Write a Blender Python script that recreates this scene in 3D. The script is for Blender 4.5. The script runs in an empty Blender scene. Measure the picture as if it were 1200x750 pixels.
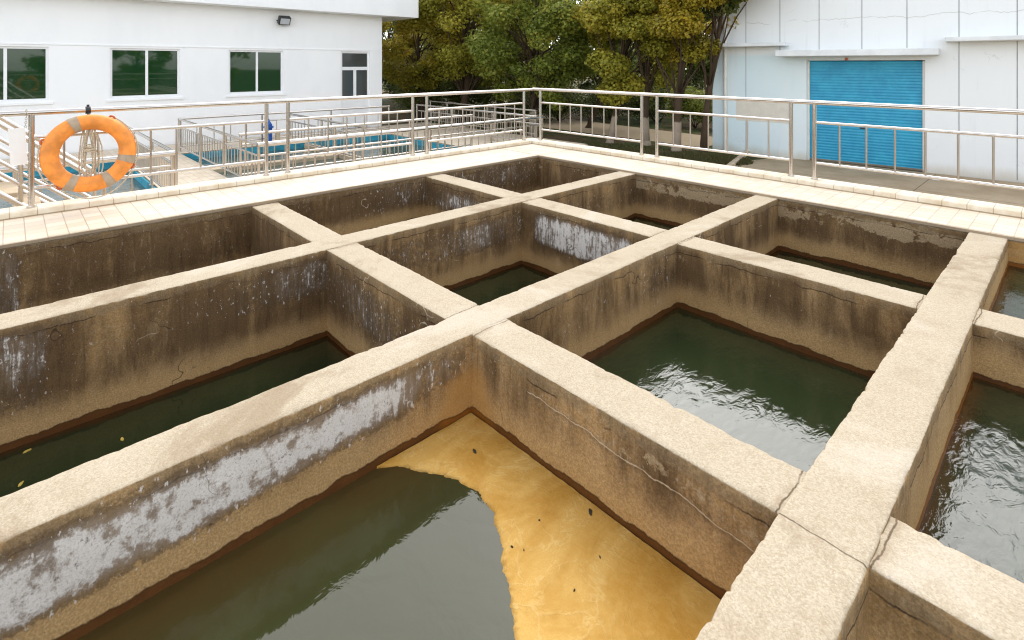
import bpy, math, random
import numpy as np
from mathutils import Vector, Matrix, noise

C = bpy.context.scene.collection
R = math.radians
random.seed(7)
YAW = 0.8170
CAM_H = 1.5
F_PX = 627.506
_s, _c = math.sin(YAW), math.cos(YAW)

def at(px, depth, z=0.0):
    """ground position seen in image column px at a given depth (used only to lay out the place)"""
    r = (px - 600) / F_PX
    return Vector((depth * (r * _c - _s), depth * (r * _s + _c), z))

# ------------------------------------------------------------------ mesh helpers
class MB:
    def __init__(self):
        self.v, self.f = [], []
    def add(self, vs, fs):
        o = len(self.v)
        self.v += [tuple(p) for p in vs]
        self.f += [tuple(i + o for i in q) for q in fs]
        return self
    def box(self, x0, y0, z0, x1, y1, z1, bev=0.0):
        if bev <= 0:
            vs = [(x, y, z) for z in (z0, z1) for y in (y0, y1) for x in (x0, x1)]
            return self.add(vs, [(0, 2, 3, 1), (4, 5, 7, 6), (0, 1, 5, 4), (2, 6, 7, 3), (0, 4, 6, 2), (1, 3, 7, 5)])
        b = bev
        vs = []
        for z, bb in ((z0, b), (z0 + b, 0), (z1 - b, 0), (z1, b)):
            vs += [(x0 + bb + (b if bb == 0 else 0), y0 + bb, z), (x1 - bb - (b if bb == 0 else 0), y0 + bb, z),
                   (x1 - bb, y0 + bb + (b if bb == 0 else 0), z), (x1 - bb, y1 - bb - (b if bb == 0 else 0), z),
                   (x1 - bb - (b if bb == 0 else 0), y1 - bb, z), (x0 + bb + (b if bb == 0 else 0), y1 - bb, z),
                   (x0 + bb, y1 - bb - (b if bb == 0 else 0), z), (x0 + bb, y0 + bb + (b if bb == 0 else 0), z)]
        fs = []
        for k in range(3):
            for i in range(8):
                j = (i + 1) % 8
                fs.append((k * 8 + i, k * 8 + j, (k + 1) * 8 + j, (k + 1) * 8 + i))
        fs.append(tuple(range(7, -1, -1)))
        fs.append(tuple(range(24, 32)))
        return self.add(vs, fs)
    def tube(self, pts, r, n=10, closed=False, r1=None):
        pts = [Vector(p) for p in pts]
        m = len(pts)
        vs, fs = [], []
        prev = None
        for i, p in enumerate(pts):
            if closed:
                d = pts[(i + 1) % m] - pts[i - 1]
            else:
                d = pts[min(i + 1, m - 1)] - pts[max(i - 1, 0)]
            d = d.normalized() if d.length > 1e-9 else Vector((0, 0, 1))
            if prev is None:
                a = d.orthogonal().normalized()
            else:
                a = (prev - d * prev.dot(d))
                a = a.normalized() if a.length > 1e-6 else d.orthogonal().normalized()
            prev = a
            b = d.cross(a)
            rr = r if r1 is None else r + (r1 - r) * i / max(m - 1, 1)
            for k in range(n):
                t = 2 * math.pi * k / n
                vs.append(p + (a * math.cos(t) + b * math.sin(t)) * rr)
        last = m if closed else m - 1
        for i in range(last):
            for k in range(n):
                j, i2 = (k + 1) % n, (i + 1) % m
                fs.append((i * n + k, i * n + j, i2 * n + j, i2 * n + k))
        if not closed:
            fs.append(tuple(range(n - 1, -1, -1)))
            fs.append(tuple((m - 1) * n + k for k in range(n)))
        return self.add(vs, fs)
    def xform(self, M):
        self.v = [tuple(M @ Vector(p)) for p in self.v]
        return self
    def build(self, name, mat, parent=None, smooth=False, auto=None, origin=None):
        me = bpy.data.meshes.new(name)
        vs = self.v
        if origin is not None:
            ox, oy, oz = origin
            vs = [(x - ox, y - oy, z - oz) for x, y, z in vs]
        me.from_pydata(vs, [], self.f)
        me.materials.append(mat)
        if smooth:
            for p in me.polygons:
                p.use_smooth = True
        me.update()
        if auto:
            me.set_sharp_from_angle(angle=R(auto))
        o = bpy.data.objects.new(name, me)
        C.objects.link(o)
        if origin is not None:
            o.location = origin
        if parent is not None:
            o.parent = parent
        return o

def tag(o, label=None, cat=None, group=None, kind=None):
    if label: o['label'] = label
    if cat: o['category'] = cat
    if group: o['group'] = group
    if kind: o['kind'] = kind
    return o

def empty(name, loc, rz=0.0):
    o = bpy.data.objects.new(name, None)
    C.objects.link(o)
    o.location = loc
    o.rotation_euler = (0, 0, rz)
    o.empty_display_size = 0.1
    return o

def copy_tree(o, parent=None):
    c = o.copy()
    C.objects.link(c)
    if parent is not None:
        c.parent = parent
    for ch in list(o.children):
        copy_tree(ch, c)
    return c

# ------------------------------------------------------------------ material helpers
class NT:
    def __init__(self, name):
        self.m = bpy.data.materials.new(name)
        self.m.use_nodes = True
        self.t = self.m.node_tree
        self.t.nodes.clear()
        self.out = self.t.nodes.new('ShaderNodeOutputMaterial')
    def n(self, typ, **kw):
        nd = self.t.nodes.new(typ)
        for k, v in kw.items():
            setattr(nd, k, v)
        return nd
    def link(self, a, b):
        self.t.links.new(a, b)
    def put(self, sock, v):
        if isinstance(v, bpy.types.NodeSocket):
            self.link(v, sock)
        elif v is not None:
            if sock.type == 'RGBA' and len(v) == 3:
                v = (*v, 1)
            sock.default_value = v
    def math(self, op, a, b=None, c=None, clamp=False):
        nd = self.n('ShaderNodeMath', operation=op, use_clamp=clamp)
        self.put(nd.inputs[0], a)
        if b is not None: self.put(nd.inputs[1], b)
        if c is not None: self.put(nd.inputs[2], c)
        return nd.outputs[0]
    def add(self, a, b): return self.math('ADD', a, b)
    def sub(self, a, b): return self.math('SUBTRACT', a, b)
    def mul(self, a, b): return self.math('MULTIPLY', a, b)
    def step(self, v, lo, hi, olo=0.0, ohi=1.0):
        nd = self.n('ShaderNodeMapRange', interpolation_type='SMOOTHSTEP')
        self.put(nd.inputs[0], v)
        for i, q in enumerate((lo, hi, olo, ohi)):
            self.put(nd.inputs[1 + i], q)
        return nd.outputs[0]
    def pos(self):
        return self.n('ShaderNodeNewGeometry').outputs['Position']
    def nrm(self):
        return self.n('ShaderNodeNewGeometry').outputs['Normal']
    def obj(self):
        return self.n('ShaderNodeTexCoord').outputs['Object']
    def xyz(self, v):
        nd = self.n('ShaderNodeSeparateXYZ'); self.link(v, nd.inputs[0])
        return nd.outputs
    def comb(self, x, y, z):
        nd = self.n('ShaderNodeCombineXYZ')
        for i, q in enumerate((x, y, z)): self.put(nd.inputs[i], q)
        return nd.outputs[0]
    def scale(self, v, s):
        nd = self.n('ShaderNodeVectorMath', operation='MULTIPLY')
        self.link(v, nd.inputs[0]); nd.inputs[1].default_value = s
        return nd.outputs[0]
    def vadd(self, v, w):
        nd = self.n('ShaderNodeVectorMath', operation='ADD')
        self.link(v, nd.inputs[0]); self.put(nd.inputs[1], w)
        return nd.outputs[0]
    def noise(self, v, sc, detail=4, rough=.55, dist=0.0):
        nd = self.n('ShaderNodeTexNoise')
        self.link(v, nd.inputs['Vector'])
        nd.inputs['Scale'].default_value = sc
        nd.inputs['Detail'].default_value = detail
        nd.inputs['Roughness'].default_value = rough
        nd.inputs['Distortion'].default_value = dist
        return nd.outputs['Fac']
    def voro(self, v, sc, feature='F1', out='Distance'):
        nd = self.n('ShaderNodeTexVoronoi', feature=feature)
        self.link(v, nd.inputs['Vector'])
        nd.inputs['Scale'].default_value = sc
        return nd.outputs[out]
    def mix(self, f, a, b, blend='MIX'):
        nd = self.n('ShaderNodeMix', data_type='RGBA', blend_type=blend)
        self.put(nd.inputs[0], f)
        self.put(nd.inputs[6], a)
        self.put(nd.inputs[7], b)
        return nd.outputs[2]
    def attr(self, name, typ='GEOMETRY'):
        nd = self.n('ShaderNodeAttribute', attribute_type=typ, attribute_name=name)
        return nd.outputs['Fac']
    def bump(self, h, strength=.3, dist=.01, normal=None):
        nd = self.n('ShaderNodeBump')
        nd.inputs['Strength'].default_value = strength
        nd.inputs['Distance'].default_value = dist
        self.link(h, nd.inputs['Height'])
        if normal is not None: self.link(normal, nd.inputs['Normal'])
        return nd.outputs[0]
    def bsdf(self, color, rough=.7, metal=0.0, normal=None, spec=None, ior=None, **kw):
        nd = self.n('ShaderNodeBsdfPrincipled')
        self.put(nd.inputs['Base Color'], color)
        self.put(nd.inputs['Roughness'], rough)
        self.put(nd.inputs['Metallic'], metal)
        if normal is not None: self.link(normal, nd.inputs['Normal'])
        if spec is not None: self.put(nd.inputs['Specular IOR Level'], spec)
        if ior is not None: self.put(nd.inputs['IOR'], ior)
        for k, v in kw.items(): self.put(nd.inputs[k], v)
        self.link(nd.outputs[0], self.out.inputs[0])
        return nd

M = {}

def simple(name, col, rough=.6, metal=0.0, var=.12, sc=6.0, bump=0.0, bsc=60.0, spec=None):
    t = NT(name)
    p = t.obj()
    n = t.noise(p, sc, 5, .6)
    a = tuple(max(0, c * (1 - var)) for c in col)
    b = tuple(min(1, c * (1 + var)) for c in col)
    colr = t.mix(t.step(n, .3, .7), a, b)
    nm = None
    if bump:
        nm = t.bump(t.noise(p, bsc, 4), bump, .01)
    t.bsdf(colr, rough, metal, nm, spec)
    M[name] = t.m
    return t.m

simple('steel', (.60, .56, .52), .20, 1.0, .05, 3)
simple('steel_thin', (.50, .45, .40), .28, 1.0, .05, 3)
simple('white_frame', (.82, .83, .84), .4, 0, .03)
simple('black_plastic', (.02, .02, .022), .45, 0, .2)
simple('lamp_glass', (.5, .52, .55), .12, 0, .05)
simple('orange_foam', (.80, .27, .04), .55, 0, .2, 7, .2, 60)
simple('grey_tape', (.38, .29, .20), .5, 0, .12, 20)
simple('red_fitting', (.50, .10, .02), .5, 0, .2, 20)
simple('rope', (.55, .46, .33), .85, 0, .25, 60, .5, 200)
simple('white_card', (.82, .82, .80), .6, 0, .02)
simple('chain_metal', (.45, .40, .34), .4, .9, .2, 40)
simple('blue_paint', (.012, .10, .42), .4, 0, .15)
simple('pool_blue', (.03, .30, .42), .5, 0, .35, 3)
simple('joint_grey', (.26, .27, .27), .8, 0, .2, 3)
simple('tan_concrete', (.50, .40, .28), .85, 0, .22, 2.5, .3, 40)
simple('canopy_white', (.72, .75, .76), .7, 0, .1, 2, .2, 40)
simple('pipe_pvc', (.74, .72, .66), .45, 0, .06)
simple('patch_paint', (.66, .62, .54), .8, 0, .05)
simple('door_panel', (.78, .80, .81), .5, 0, .03)
simple('dry_leaf', (.42, .30, .05), .7, 0, .3, 30)
simple('debris', (.03, .022, .01), .8, 0, .4, 60)
simple('room_dark', (.03, .035, .03), .8, 0, .3, 2)

def mat_wall_concrete():
    t = NT('tank_concrete')
    p = t.pos()
    nx, ny, nz = t.xyz(t.nrm())
    X, Y, Z = t.xyz(p)
    dtop = t.attr('dtop'); hw = t.attr('hw'); eff = t.attr('eff'); smear = t.attr('smear'); dk = t.attr('dk'); seam = t.attr('seam'); och = t.attr('ochre'); crk = t.attr('crk')
    big = t.noise(p, 1.7, 5, .6)
    streak = t.noise(t.vadd(t.scale(p, (3.6, 3.6, .75)), (0, 0, 2.0)), 1.0, 9, .68, .5)
    streak2 = t.noise(t.scale(p, (17, 17, 1.9)), 1.0, 7, .66, .5)
    fine = t.noise(p, 45, 6, .65)
    mid = t.noise(p, 9, 6, .6)
    grit = t.noise(p, 170, 3, .6)
    # ----- side faces
    base = t.mix(t.step(big, .3, .72), (.315, .190, .076), (.46, .305, .148))
    base = t.mix(t.mul(t.step(fine, .42, .72), .45), base, (.44, .33, .20))
    gr2 = t.noise(p, 110, 7, .75)
    # dark weathering streaks, strongest in the upper two thirds
    dm = t.add(t.mul(streak, .62), t.mul(big, .38))
    prof = t.step(t.add(hw, t.mul(t.sub(mid, .5), .22)), .04, .30)
    topf = t.step(dtop, .0, .05, .7, 1.0)
    dmask = t.mul(t.mul(t.step(t.add(dm, t.mul(t.sub(dk, .5), .30)), .36, .57), prof), topf)
    base = t.mix(t.mul(dmask, .88), base, t.mix(mid, (.050, .027, .010), (.125, .070, .029)))
    dm2 = t.mul(t.mul(t.step(streak2, .5, .68), prof), .55)
    base = t.mix(dm2, base, (.055, .031, .013))
    lt = t.mul(t.mul(t.step(streak2, .46, .3), t.step(mid, .4, .6)), .3)
    base = t.mix(lt, base, (.40, .29, .165))
    # pale band just above the water
    pb = t.mul(t.step(t.add(hw, t.mul(t.sub(streak, .5), .24)), .23, .08), .8)
    base = t.mix(pb, base, t.mix(fine, (.44, .28, .115), (.56, .38, .18)))
    # mortar smears under the coping
    sm = t.step(t.add(smear, t.mul(t.sub(t.add(mid, t.mul(fine, .4)), .7), 1.5)), .45, .58)
    base = t.mix(t.mul(sm, .8), base, t.mix(fine, (.26, .19, .11), (.44, .34, .21)))
    # mortar lip and shrinkage line below the top edge
    lipn = t.add(dtop, t.mul(t.sub(t.noise(t.scale(p, (1, 1, .35)), 7, 5, .6), .5), .07))
    lip = t.mul(t.step(lipn, .075, .05), t.step(mid, .35, .55))
    base = t.mix(t.mul(lip, .6), base, t.mix(fine, (.12, .08, .042), (.26, .19, .11)))
    line = t.mul(t.step(t.math('ABSOLUTE', t.sub(lipn, .066)), .006, .001), t.step(t.noise(p, 3.1, 2), .42, .55))
    base = t.mix(t.mul(line, .85), base, (.035, .022, .012))
    base = t.mix(t.step(gr2, .36, .66), t.mix(1.0, base, (.74, .72, .70), 'MULTIPLY'), t.mix(1.0, base, (1.22, 1.22, 1.22), 'MULTIPLY'))
    pit = t.step(t.noise(p, 75, 3, .6), .69, .74)
    base = t.mix(t.mul(pit, .6), base, (.04, .026, .014))
    # lime efflorescence
    es = t.noise(t.scale(p, (34, 34, 5)), 1.0, 8, .72, .2)
    ef2 = t.noise(p, 26, 8, .72)
    en = t.add(t.mul(es, .55), t.mul(ef2, .45))
    halo = t.mul(t.step(t.add(eff, t.mul(t.sub(ef2, .5), 2.2)), .16, .42), t.step(eff, .12, .3))
    base = t.mix(t.mul(halo, .6), base, (.085, .055, .03))
    ef3 = t.noise(t.vadd(t.scale(p, (5, 5, 2.2)), (2.0, 5.0, 0.0)), 1.0, 8, .7, .4)
    iso = t.attr('iso')
    lf = t.noise(t.vadd(p, (8.0, 1.0, 3.0)), 7, 9, .72)
    en_s = t.add(t.mul(es, .46), t.add(t.mul(ef2, .24), t.mul(ef3, .30)))
    en_i = t.add(t.mul(lf, .50), t.add(t.mul(ef2, .22), t.mul(ef3, .28)))
    en2 = t.add(t.mul(en_s, t.sub(1.0, iso)), t.mul(en_i, iso))
    veil = t.mul(t.step(t.add(eff, t.mul(t.sub(en2, .5), 2.1)), .34, .85), .42)
    base = t.mix(veil, base, t.mix(mid, (.32, .275, .235), (.50, .455, .415)))
    efm = t.step(t.add(eff, t.mul(t.sub(en2, .5), 4.2)), .62, .92)
    efm = t.mul(efm, t.step(gr2, .30, .52, .25, 1.0))
    base = t.mix(t.mul(efm, .93), base, t.mix(mid, (.56, .525, .48), (.80, .77, .73)))
    moss = t.mul(t.step(t.noise(p, 19, 7, .75), .60, .67), t.step(eff, .15, .5))
    base = t.mix(t.mul(moss, .8), base, (.06, .035, .02))
    fl = t.mul(t.step(t.noise(t.scale(p, (1, 1, .5)), 48, 4, .65), .62, .68), t.step(eff, .05, .25))
    base = t.mix(t.mul(fl, .75), base, (.66, .62, .57))
    # stray lime specks and hairline cracks
    spk = t.mul(t.step(t.noise(t.scale(p, (1, 1, .6)), 62, 3, .6), .715, .76), t.step(t.add(big, t.mul(dmask, .2)), .48, .6))
    base = t.mix(t.mul(spk, .8), base, (.62, .56, .46))
    ck = t.math('ABSOLUTE', t.sub(t.noise(t.scale(p, (1, 1, 1.6)), 1.1, 4, .5, .1), .5))
    ckm = t.mul(t.step(ck, .0030, .0008), t.step(t.noise(p, 2.3, 4), .60, .66))
    base = t.mix(t.mul(ckm, .75), base, (.56, .48, .36))
    ck2 = t.math('ABSOLUTE', t.sub(t.noise(t.vadd(p, (9.1, 4.2, 1.7)), 1.3, 4, .52, .1), .5))
    ck2m = t.mul(t.step(ck2, .0028, .0008), t.step(t.noise(p, 1.9, 4), .57, .64))
    base = t.mix(t.mul(ck2m, .8), base, (.04, .025, .012))
    base = t.mix(t.mul(t.step(t.add(och, t.mul(t.sub(streak2, .5), .5)), .1, .95), .5), base, (.50, .26, .065))
    cl = t.add(t.sub(Z, t.add(-.145, t.mul(t.add(X, 1.5), -.055))), t.mul(t.sub(t.noise(p, 5, 5, .6), .5), .09))
    clm = t.mul(t.step(t.math('ABSOLUTE', cl), .0042, .001), t.step(t.add(crk, t.mul(t.sub(mid, .5), 2.2)), .50, .80))
    base = t.mix(t.mul(t.mul(t.step(cl, -.03, -.005), t.step(cl, .012, .0)), t.mul(crk, .35)), base, (.10, .06, .03))
    base = t.mix(t.mul(clm, .75), base, (.54, .44, .31))
    # rust band at the waterline
    wav = t.mul(t.sub(t.noise(t.scale(p, (1, 1, .3)), 3.2, 6, .65), .5), .10)
    rm = t.step(t.add(hw, wav), .046, .036)
    rust = t.mix(mid, (.055, .016, .004), (.15, .055, .012))
    rust = t.mix(t.step(och, .25, .9), rust, (.24, .085, .012))
    rust = t.mix(t.step(t.add(hw, wav), .028, .044), rust, (.030, .013, .005))
    base = t.mix(t.mul(rm, .95), base, rust)
    # ----- top faces: exposed aggregate
    ag = t.voro(p, 210, 'F1', 'Color')
    agx = t.xyz(ag)[0]
    top = t.mix(agx, (.40, .33, .23), (.56, .49, .375))
    top = t.mix(t.mul(t.step(grit, .35, .7), .5), top, (.55, .47, .345))
    top = t.mix(t.mul(t.step(t.noise(p, 2.6, 7, .7), .50, .75), .32), top, (.29, .205, .115))
    top = t.mix(t.mul(t.step(t.noise(t.vadd(p, (3, 7, 0)), 8, 6, .7), .62, .74), .30), top, (.27, .19, .11))
    top = t.mix(t.mul(t.step(grit, .64, .72), .55), top, (.20, .135, .075))
    pt = t.noise(t.vadd(p, (13, 2, 5)), 1.1, 8, .72, .6)
    top = t.mix(t.mul(t.step(pt, .52, .66), .5), top, (.62, .56, .47))
    top = t.mix(t.mul(t.step(pt, .47, .33), .60), top, (.27, .195, .115))
    top = t.mix(t.mul(t.step(t.noise(t.vadd(p, (5, 9, 0)), 30, 5, .7), .66, .72), .5), top, (.17, .115, .065))
    top = t.mix(t.mul(t.step(gr2, .40, .66), .35), t.mix(1.0, top, (.80, .78, .76), 'MULTIPLY'), t.mix(1.0, top, (1.16, 1.16, 1.17), 'MULTIPLY'))
    sl_ = t.math('ABSOLUTE', t.add(seam, t.mul(t.sub(t.noise(p, 6, 5, .6), .5), .05)))
    top = t.mix(t.mul(t.step(sl_, .0045, .0012), t.step(mid, .3, .5, .35, .9)), top, (.06, .04, .022))
    top = t.mix(t.mul(t.step(sl_, .035, .0), t.mul(t.step(mid, .4, .6), .4)), top, (.22, .15, .085))
    col = t.mix(t.step(t.add(nz, t.mul(t.sub(fine, .5), .35)), .45, .8), base, top)
    h = t.add(t.mul(fine, .6), t.add(t.mul(grit, .3), t.mul(mid, .8)))
    nm = t.bump(h, .42, .012)
    t.bsdf(col, t.step(rm, 0, 1, .88, .45), 0, nm, .25)
    M['tank'] = t.m
mat_wall_concrete()

def mat_tile():
    t = NT('walkway_tile')
    p = t.pos()
    X, Y, Z = t.xyz(p)
    def grid(c, pitch, w):
        f = t.math('FRACT', t.math('DIVIDE', t.add(c, 100.0), pitch))
        d = t.mul(t.math('MINIMUM', f, t.sub(1.0, f)), pitch)
        return t.step(d, w, w * .45)
    g = t.math('MAXIMUM', t.mul(grid(X, .15, .005), .75), grid(Y, .14, .005))
    ix = t.math('FLOOR', t.math('DIVIDE', t.add(X, 100.0), .15))
    iy = t.math('FLOOR', t.math('DIVIDE', t.add(Y, 100.0), .14))
    wn = t.n('ShaderNodeTexWhiteNoise', noise_dimensions='2D')
    t.link(t.comb(ix, iy, 0.0), wn.inputs['Vector'])
    dirt = t.noise(p, 3, 6, .65)
    col = t.mix(wn.outputs['Value'], (.58, .485, .365), (.69, .60, .475))
    col = t.mix(t.mul(t.step(dirt, .48, .75), .28), col, (.46, .35, .22))
    col = t.mix(t.mul(g, t.step(dirt, .2, .6, .45, .85)), col, (.33, .24, .15))
    kb = t.math('MINIMUM', t.math('ABSOLUTE', t.add(X, 6.978)), t.math('ABSOLUTE', t.sub(Y, 7.058)))
    col = t.mix(t.mul(t.step(t.add(kb, t.mul(t.sub(dirt, .5), .06)), .035, .004), .7), col, (.33, .20, .09))
    inn = t.math('MINIMUM', t.math('ABSOLUTE', t.add(X, 6.035)), t.math('ABSOLUTE', t.sub(Y, 6.252)))
    col = t.mix(t.mul(t.step(t.add(inn, t.mul(t.sub(t.noise(p, 8, 6, .7), .5), .12)), .05, .0), .6), col, (.36, .27, .17))
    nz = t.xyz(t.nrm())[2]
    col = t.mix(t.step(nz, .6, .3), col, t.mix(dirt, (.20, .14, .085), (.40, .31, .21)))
    h = t.sub(t.mul(t.noise(p, 70, 3), .15), g)
    t.bsdf(col, .5, 0, t.bump(h, .4, .006))
    M['tile'] = t.m
    t = NT('kerb_tile')
    p = t.pos()
    X, Y, Z = t.xyz(p)
    def grid2(c, pitch, w):
        f = t.math('FRACT', t.math('DIVIDE', t.add(c, 100.0), pitch))
        d = t.mul(t.math('MINIMUM', f, t.sub(1.0, f)), pitch)
        return t.step(d, w, w * .4)
    nx, ny, nz = t.xyz(t.nrm())
    g = t.math('MAXIMUM', t.mul(grid2(X, .2, .005), t.math('LESS_THAN', t.math('ABSOLUTE', nx), .6)), t.mul(grid2(Y, .2, .005), t.math('LESS_THAN', t.math('ABSOLUTE', ny), .6)))
    dirt = t.noise(p, 5, 6, .65)
    col = t.mix(t.step(dirt, .35, .7), (.74, .67, .54), (.60, .49, .34))
    col = t.mix(t.mul(g, .7), col, (.30, .19, .10))
    t.bsdf(col, .5, 0, t.bump(t.sub(0.0, g), .3, .005))
    M['kerb'] = t.m
mat_tile()

def mat_water(name, deep, edge, bump_s, bscale, rough=.03, stretch=(1, 1, 1), ew=(.0, .10), sp=.6):
    t = NT(name)
    p = t.pos()
    d = t.attr('edge')
    n = t.noise(p, 4, 4)
    col = t.mix(t.step(t.add(d, t.mul(t.sub(n, .5), .1)), ew[0], ew[1]), edge, deep)
    col = t.mix(t.mul(t.step(t.noise(p, 1.3, 4), .45, .7), .4), col, tuple(c * 1.7 for c in deep))
    v = t.scale(p, stretch)
    h = t.add(t.noise(v, bscale, 4, .55, .6), t.mul(t.noise(v, bscale * .3, 3, .5, .4), 1.2))
    mask = t.step(t.noise(p, 1.1, 2), .3, .7, .35, 1.0)
    nm = t.bump(t.mul(h, mask), bump_s, .05)
    t.bsdf(col, rough, 0, nm, sp, 1.45)
    M[name] = t.m
mat_water('water_calm', (.030, .033, .012), (.058, .036, .011), .06, 7, .04, ew=(.0, .45), sp=.30)
mat_water('water_green', (.016, .026, .010), (.060, .026, .007), .13, 16, .05, (1, .5, 1))
mat_water('water_dark', (.012, .019, .007), (.045, .018, .005), .05, 8, .04)
mat_water('water_flow', (.014, .024, .010), (.075, .032, .008), .17, 22, .06, (.9, .45, 1))
mat_water('pool_water', (.055, .085, .075), (.055, .095, .09), .22, 10, .05)

def mat_foam():
    t = NT('foam_scum')
    p = t.pos()
    w = t.noise(t.scale(p, (1.3, 1.0, 1)), 2.2, 7, .6, 1.2)
    f = t.noise(p, 38, 6, .7)
    s = t.noise(t.vadd(p, (4, 2, 0)), 3.4, 6, .6, 1.6)
    col = t.mix(t.step(w, .3, .68), (.44, .225, .034), (.58, .35, .092))
    col = t.mix(t.mul(t.step(f, .4, .75), .45), col, (.58, .36, .10))
    vein = t.mul(t.step(t.math('ABSOLUTE', t.sub(s, .5)), .026, .0), .9)
    col = t.mix(t.mul(vein, t.step(w, .4, .6, 0, .55)), col, (.66, .46, .18))
    dark = t.step(t.noise(p, 60, 4, .6), .68, .76)
    col = t.mix(t.mul(dark, .5), col, (.24, .115, .018))
    bub = t.voro(p, 130)
    col = t.mix(t.mul(t.step(bub, .5, .2), t.mul(t.step(w, .45, .6), .3)), col, (.66, .45, .17))
    fe = t.attr('rim')
    col = t.mix(t.mul(t.step(t.add(fe, t.mul(t.sub(f, .5), .12)), .05, .0), .75), col, (.27, .145, .03))
    t.bsdf(col, .8, 0, t.bump(t.add(t.mul(w, 1.2), t.add(f, t.mul(vein, .3))), .45, .012), .25)
    M['foam'] = t.m
mat_foam()

def mat_facade():
    t = NT('white_plaster')
    p = t.pos()
    n = t.noise(t.scale(p, (.6, .6, .25)), 2, 6, .6)
    col = t.mix(t.step(n, .35, .75), (.89, .895, .90), (.84, .85, .86))
    t.bsdf(col, .75, 0, t.bump(t.noise(p, 25, 4), .06, .01))
    M['plaster'] = t.m
    t = NT('warehouse_plaster')
    p = t.obj()
    X, Y, Z = t.xyz(p)
    n = t.noise(t.scale(p, (1, 1, .35)), 1.6, 6, .62)
    sm = t.noise(t.scale(p, (5, 5, .5)), 1, 5, .6)
    lo = t.mix(t.step(X, -3.2, 2.0), (.64, .77, .81), (.80, .83, .845))
    col = t.mix(t.step(Z, 3.05, 3.25), lo, (.79, .815, .82))
    col = t.mix(t.mul(t.step(n, .45, .75), .45), col, (.76, .79, .80))
    col = t.mix(t.mul(t.step(sm, .55, .8), .22), col, (.50, .50, .47))
    col = t.mix(t.mul(t.step(t.add(Z, t.mul(t.sub(n, .5), .5)), .35, .0), .6), col, (.50, .44, .33))
    cr = t.math('ABSOLUTE', t.sub(t.add(Z, t.mul(t.sub(t.noise(t.scale(p, (1, 0, 0)), 1.1, 6, .6), .5), .5)), 4.15))
    crm = t.mul(t.step(cr, .016, .004), t.step(t.noise(p, 1.3, 2), .4, .5))
    col = t.mix(t.mul(crm, .45), col, (.35, .33, .30))
    ck = t.math('ABSOLUTE', t.sub(t.noise(p, .7, 6, .62), .5))
    col = t.mix(t.mul(t.mul(t.step(ck, .0035, .001), t.step(t.noise(p, .9, 2), .58, .66)), .3), col, (.3, .28, .25))
    t.bsdf(col, .8, 0, t.bump(t.noise(p, 30, 4), .08, .01))
    M['warehouse'] = t.m
    t = NT('blue_shutter')
    p = t.obj()
    n = t.noise(p, 3, 5, .65)
    n2 = t.noise(p, 22, 5, .7)
    col = t.mix(t.step(n, .3, .75), (.012, .27, .47), (.025, .36, .56))
    col = t.mix(t.mul(t.step(n2, .66, .75), .5), col, (.10, .40, .55))
    t.bsdf(col, .38, 0, None)
    M['shutter'] = t.m
    t = NT('green_glass')
    p = t.pos()
    nd = t.bsdf((.008, .040, .014), .03, 0, t.bump(t.noise(p, 1.2, 2), .015, .05), .55)
    M['glass'] = t.m
    t = NT('clear_dark_glass')
    t.bsdf((.06, .065, .06), .06, 0, None, .6)
    M['glass_dark'] = t.m
mat_facade()

def mat_ground():
    t = NT('ground_soil')
    p = t.pos()
    n = t.noise(p, .35, 6, .6); f = t.noise(p, 9, 6, .7); g = t.noise(p, 60, 4, .7)
    soil = t.mix(f, (.07, .048, .024), (.17, .125, .07))
    grass = t.mix(g, (.022, .035, .010), (.065, .085, .022))
    col = t.mix(t.step(t.add(n, t.mul(t.sub(f, .5), .3)), .42, .56), grass, soil)
    t.bsdf(col, .95, 0, t.bump(t.add(f, g), .6, .04), .1)
    M['ground'] = t.m
    t = NT('yard_concrete')
    p = t.pos()
    n = t.noise(p, .9, 6, .65); f = t.noise(p, 14, 6, .7)
    col = t.mix(t.step(n, .3, .7), (.36, .27, .17), (.48, .38, .26))
    col = t.mix(t.mul(t.step(f, .5, .75), .35), col, (.26, .19, .12))
    X, Y, Z = t.xyz(p)
    def jt(c, pitch, off):
        fr = t.math('FRACT', t.math('DIVIDE', t.add(c, 100 + off), pitch))
        return t.step(t.mul(t.math('MINIMUM', fr, t.sub(1.0, fr)), pitch), .014, .005)
    j = t.math('MAXIMUM', jt(X, 4.0, 2.6), jt(Y, 4.0, 1.0))
    col = t.mix(t.mul(j, .8), col, (.09, .065, .04))
    t.bsdf(col, .9, 0, t.bump(f, .3, .01), .2)
    M['yard'] = t.m
    t = NT('path_dirt')
    p = t.pos()
    f = t.noise(p, 5, 6, .7)
    t.bsdf(t.mix(f, (.28, .21, .13), (.42, .33, .22)), .95)
    M['path'] = t.m
    t = NT('grass_blade')
    v = t.attr('tone')
    t.bsdf(t.mix(v, (.030, .050, .010), (.13, .10, .030)), .8)
    M['grass'] = t.m
mat_ground()

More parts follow.
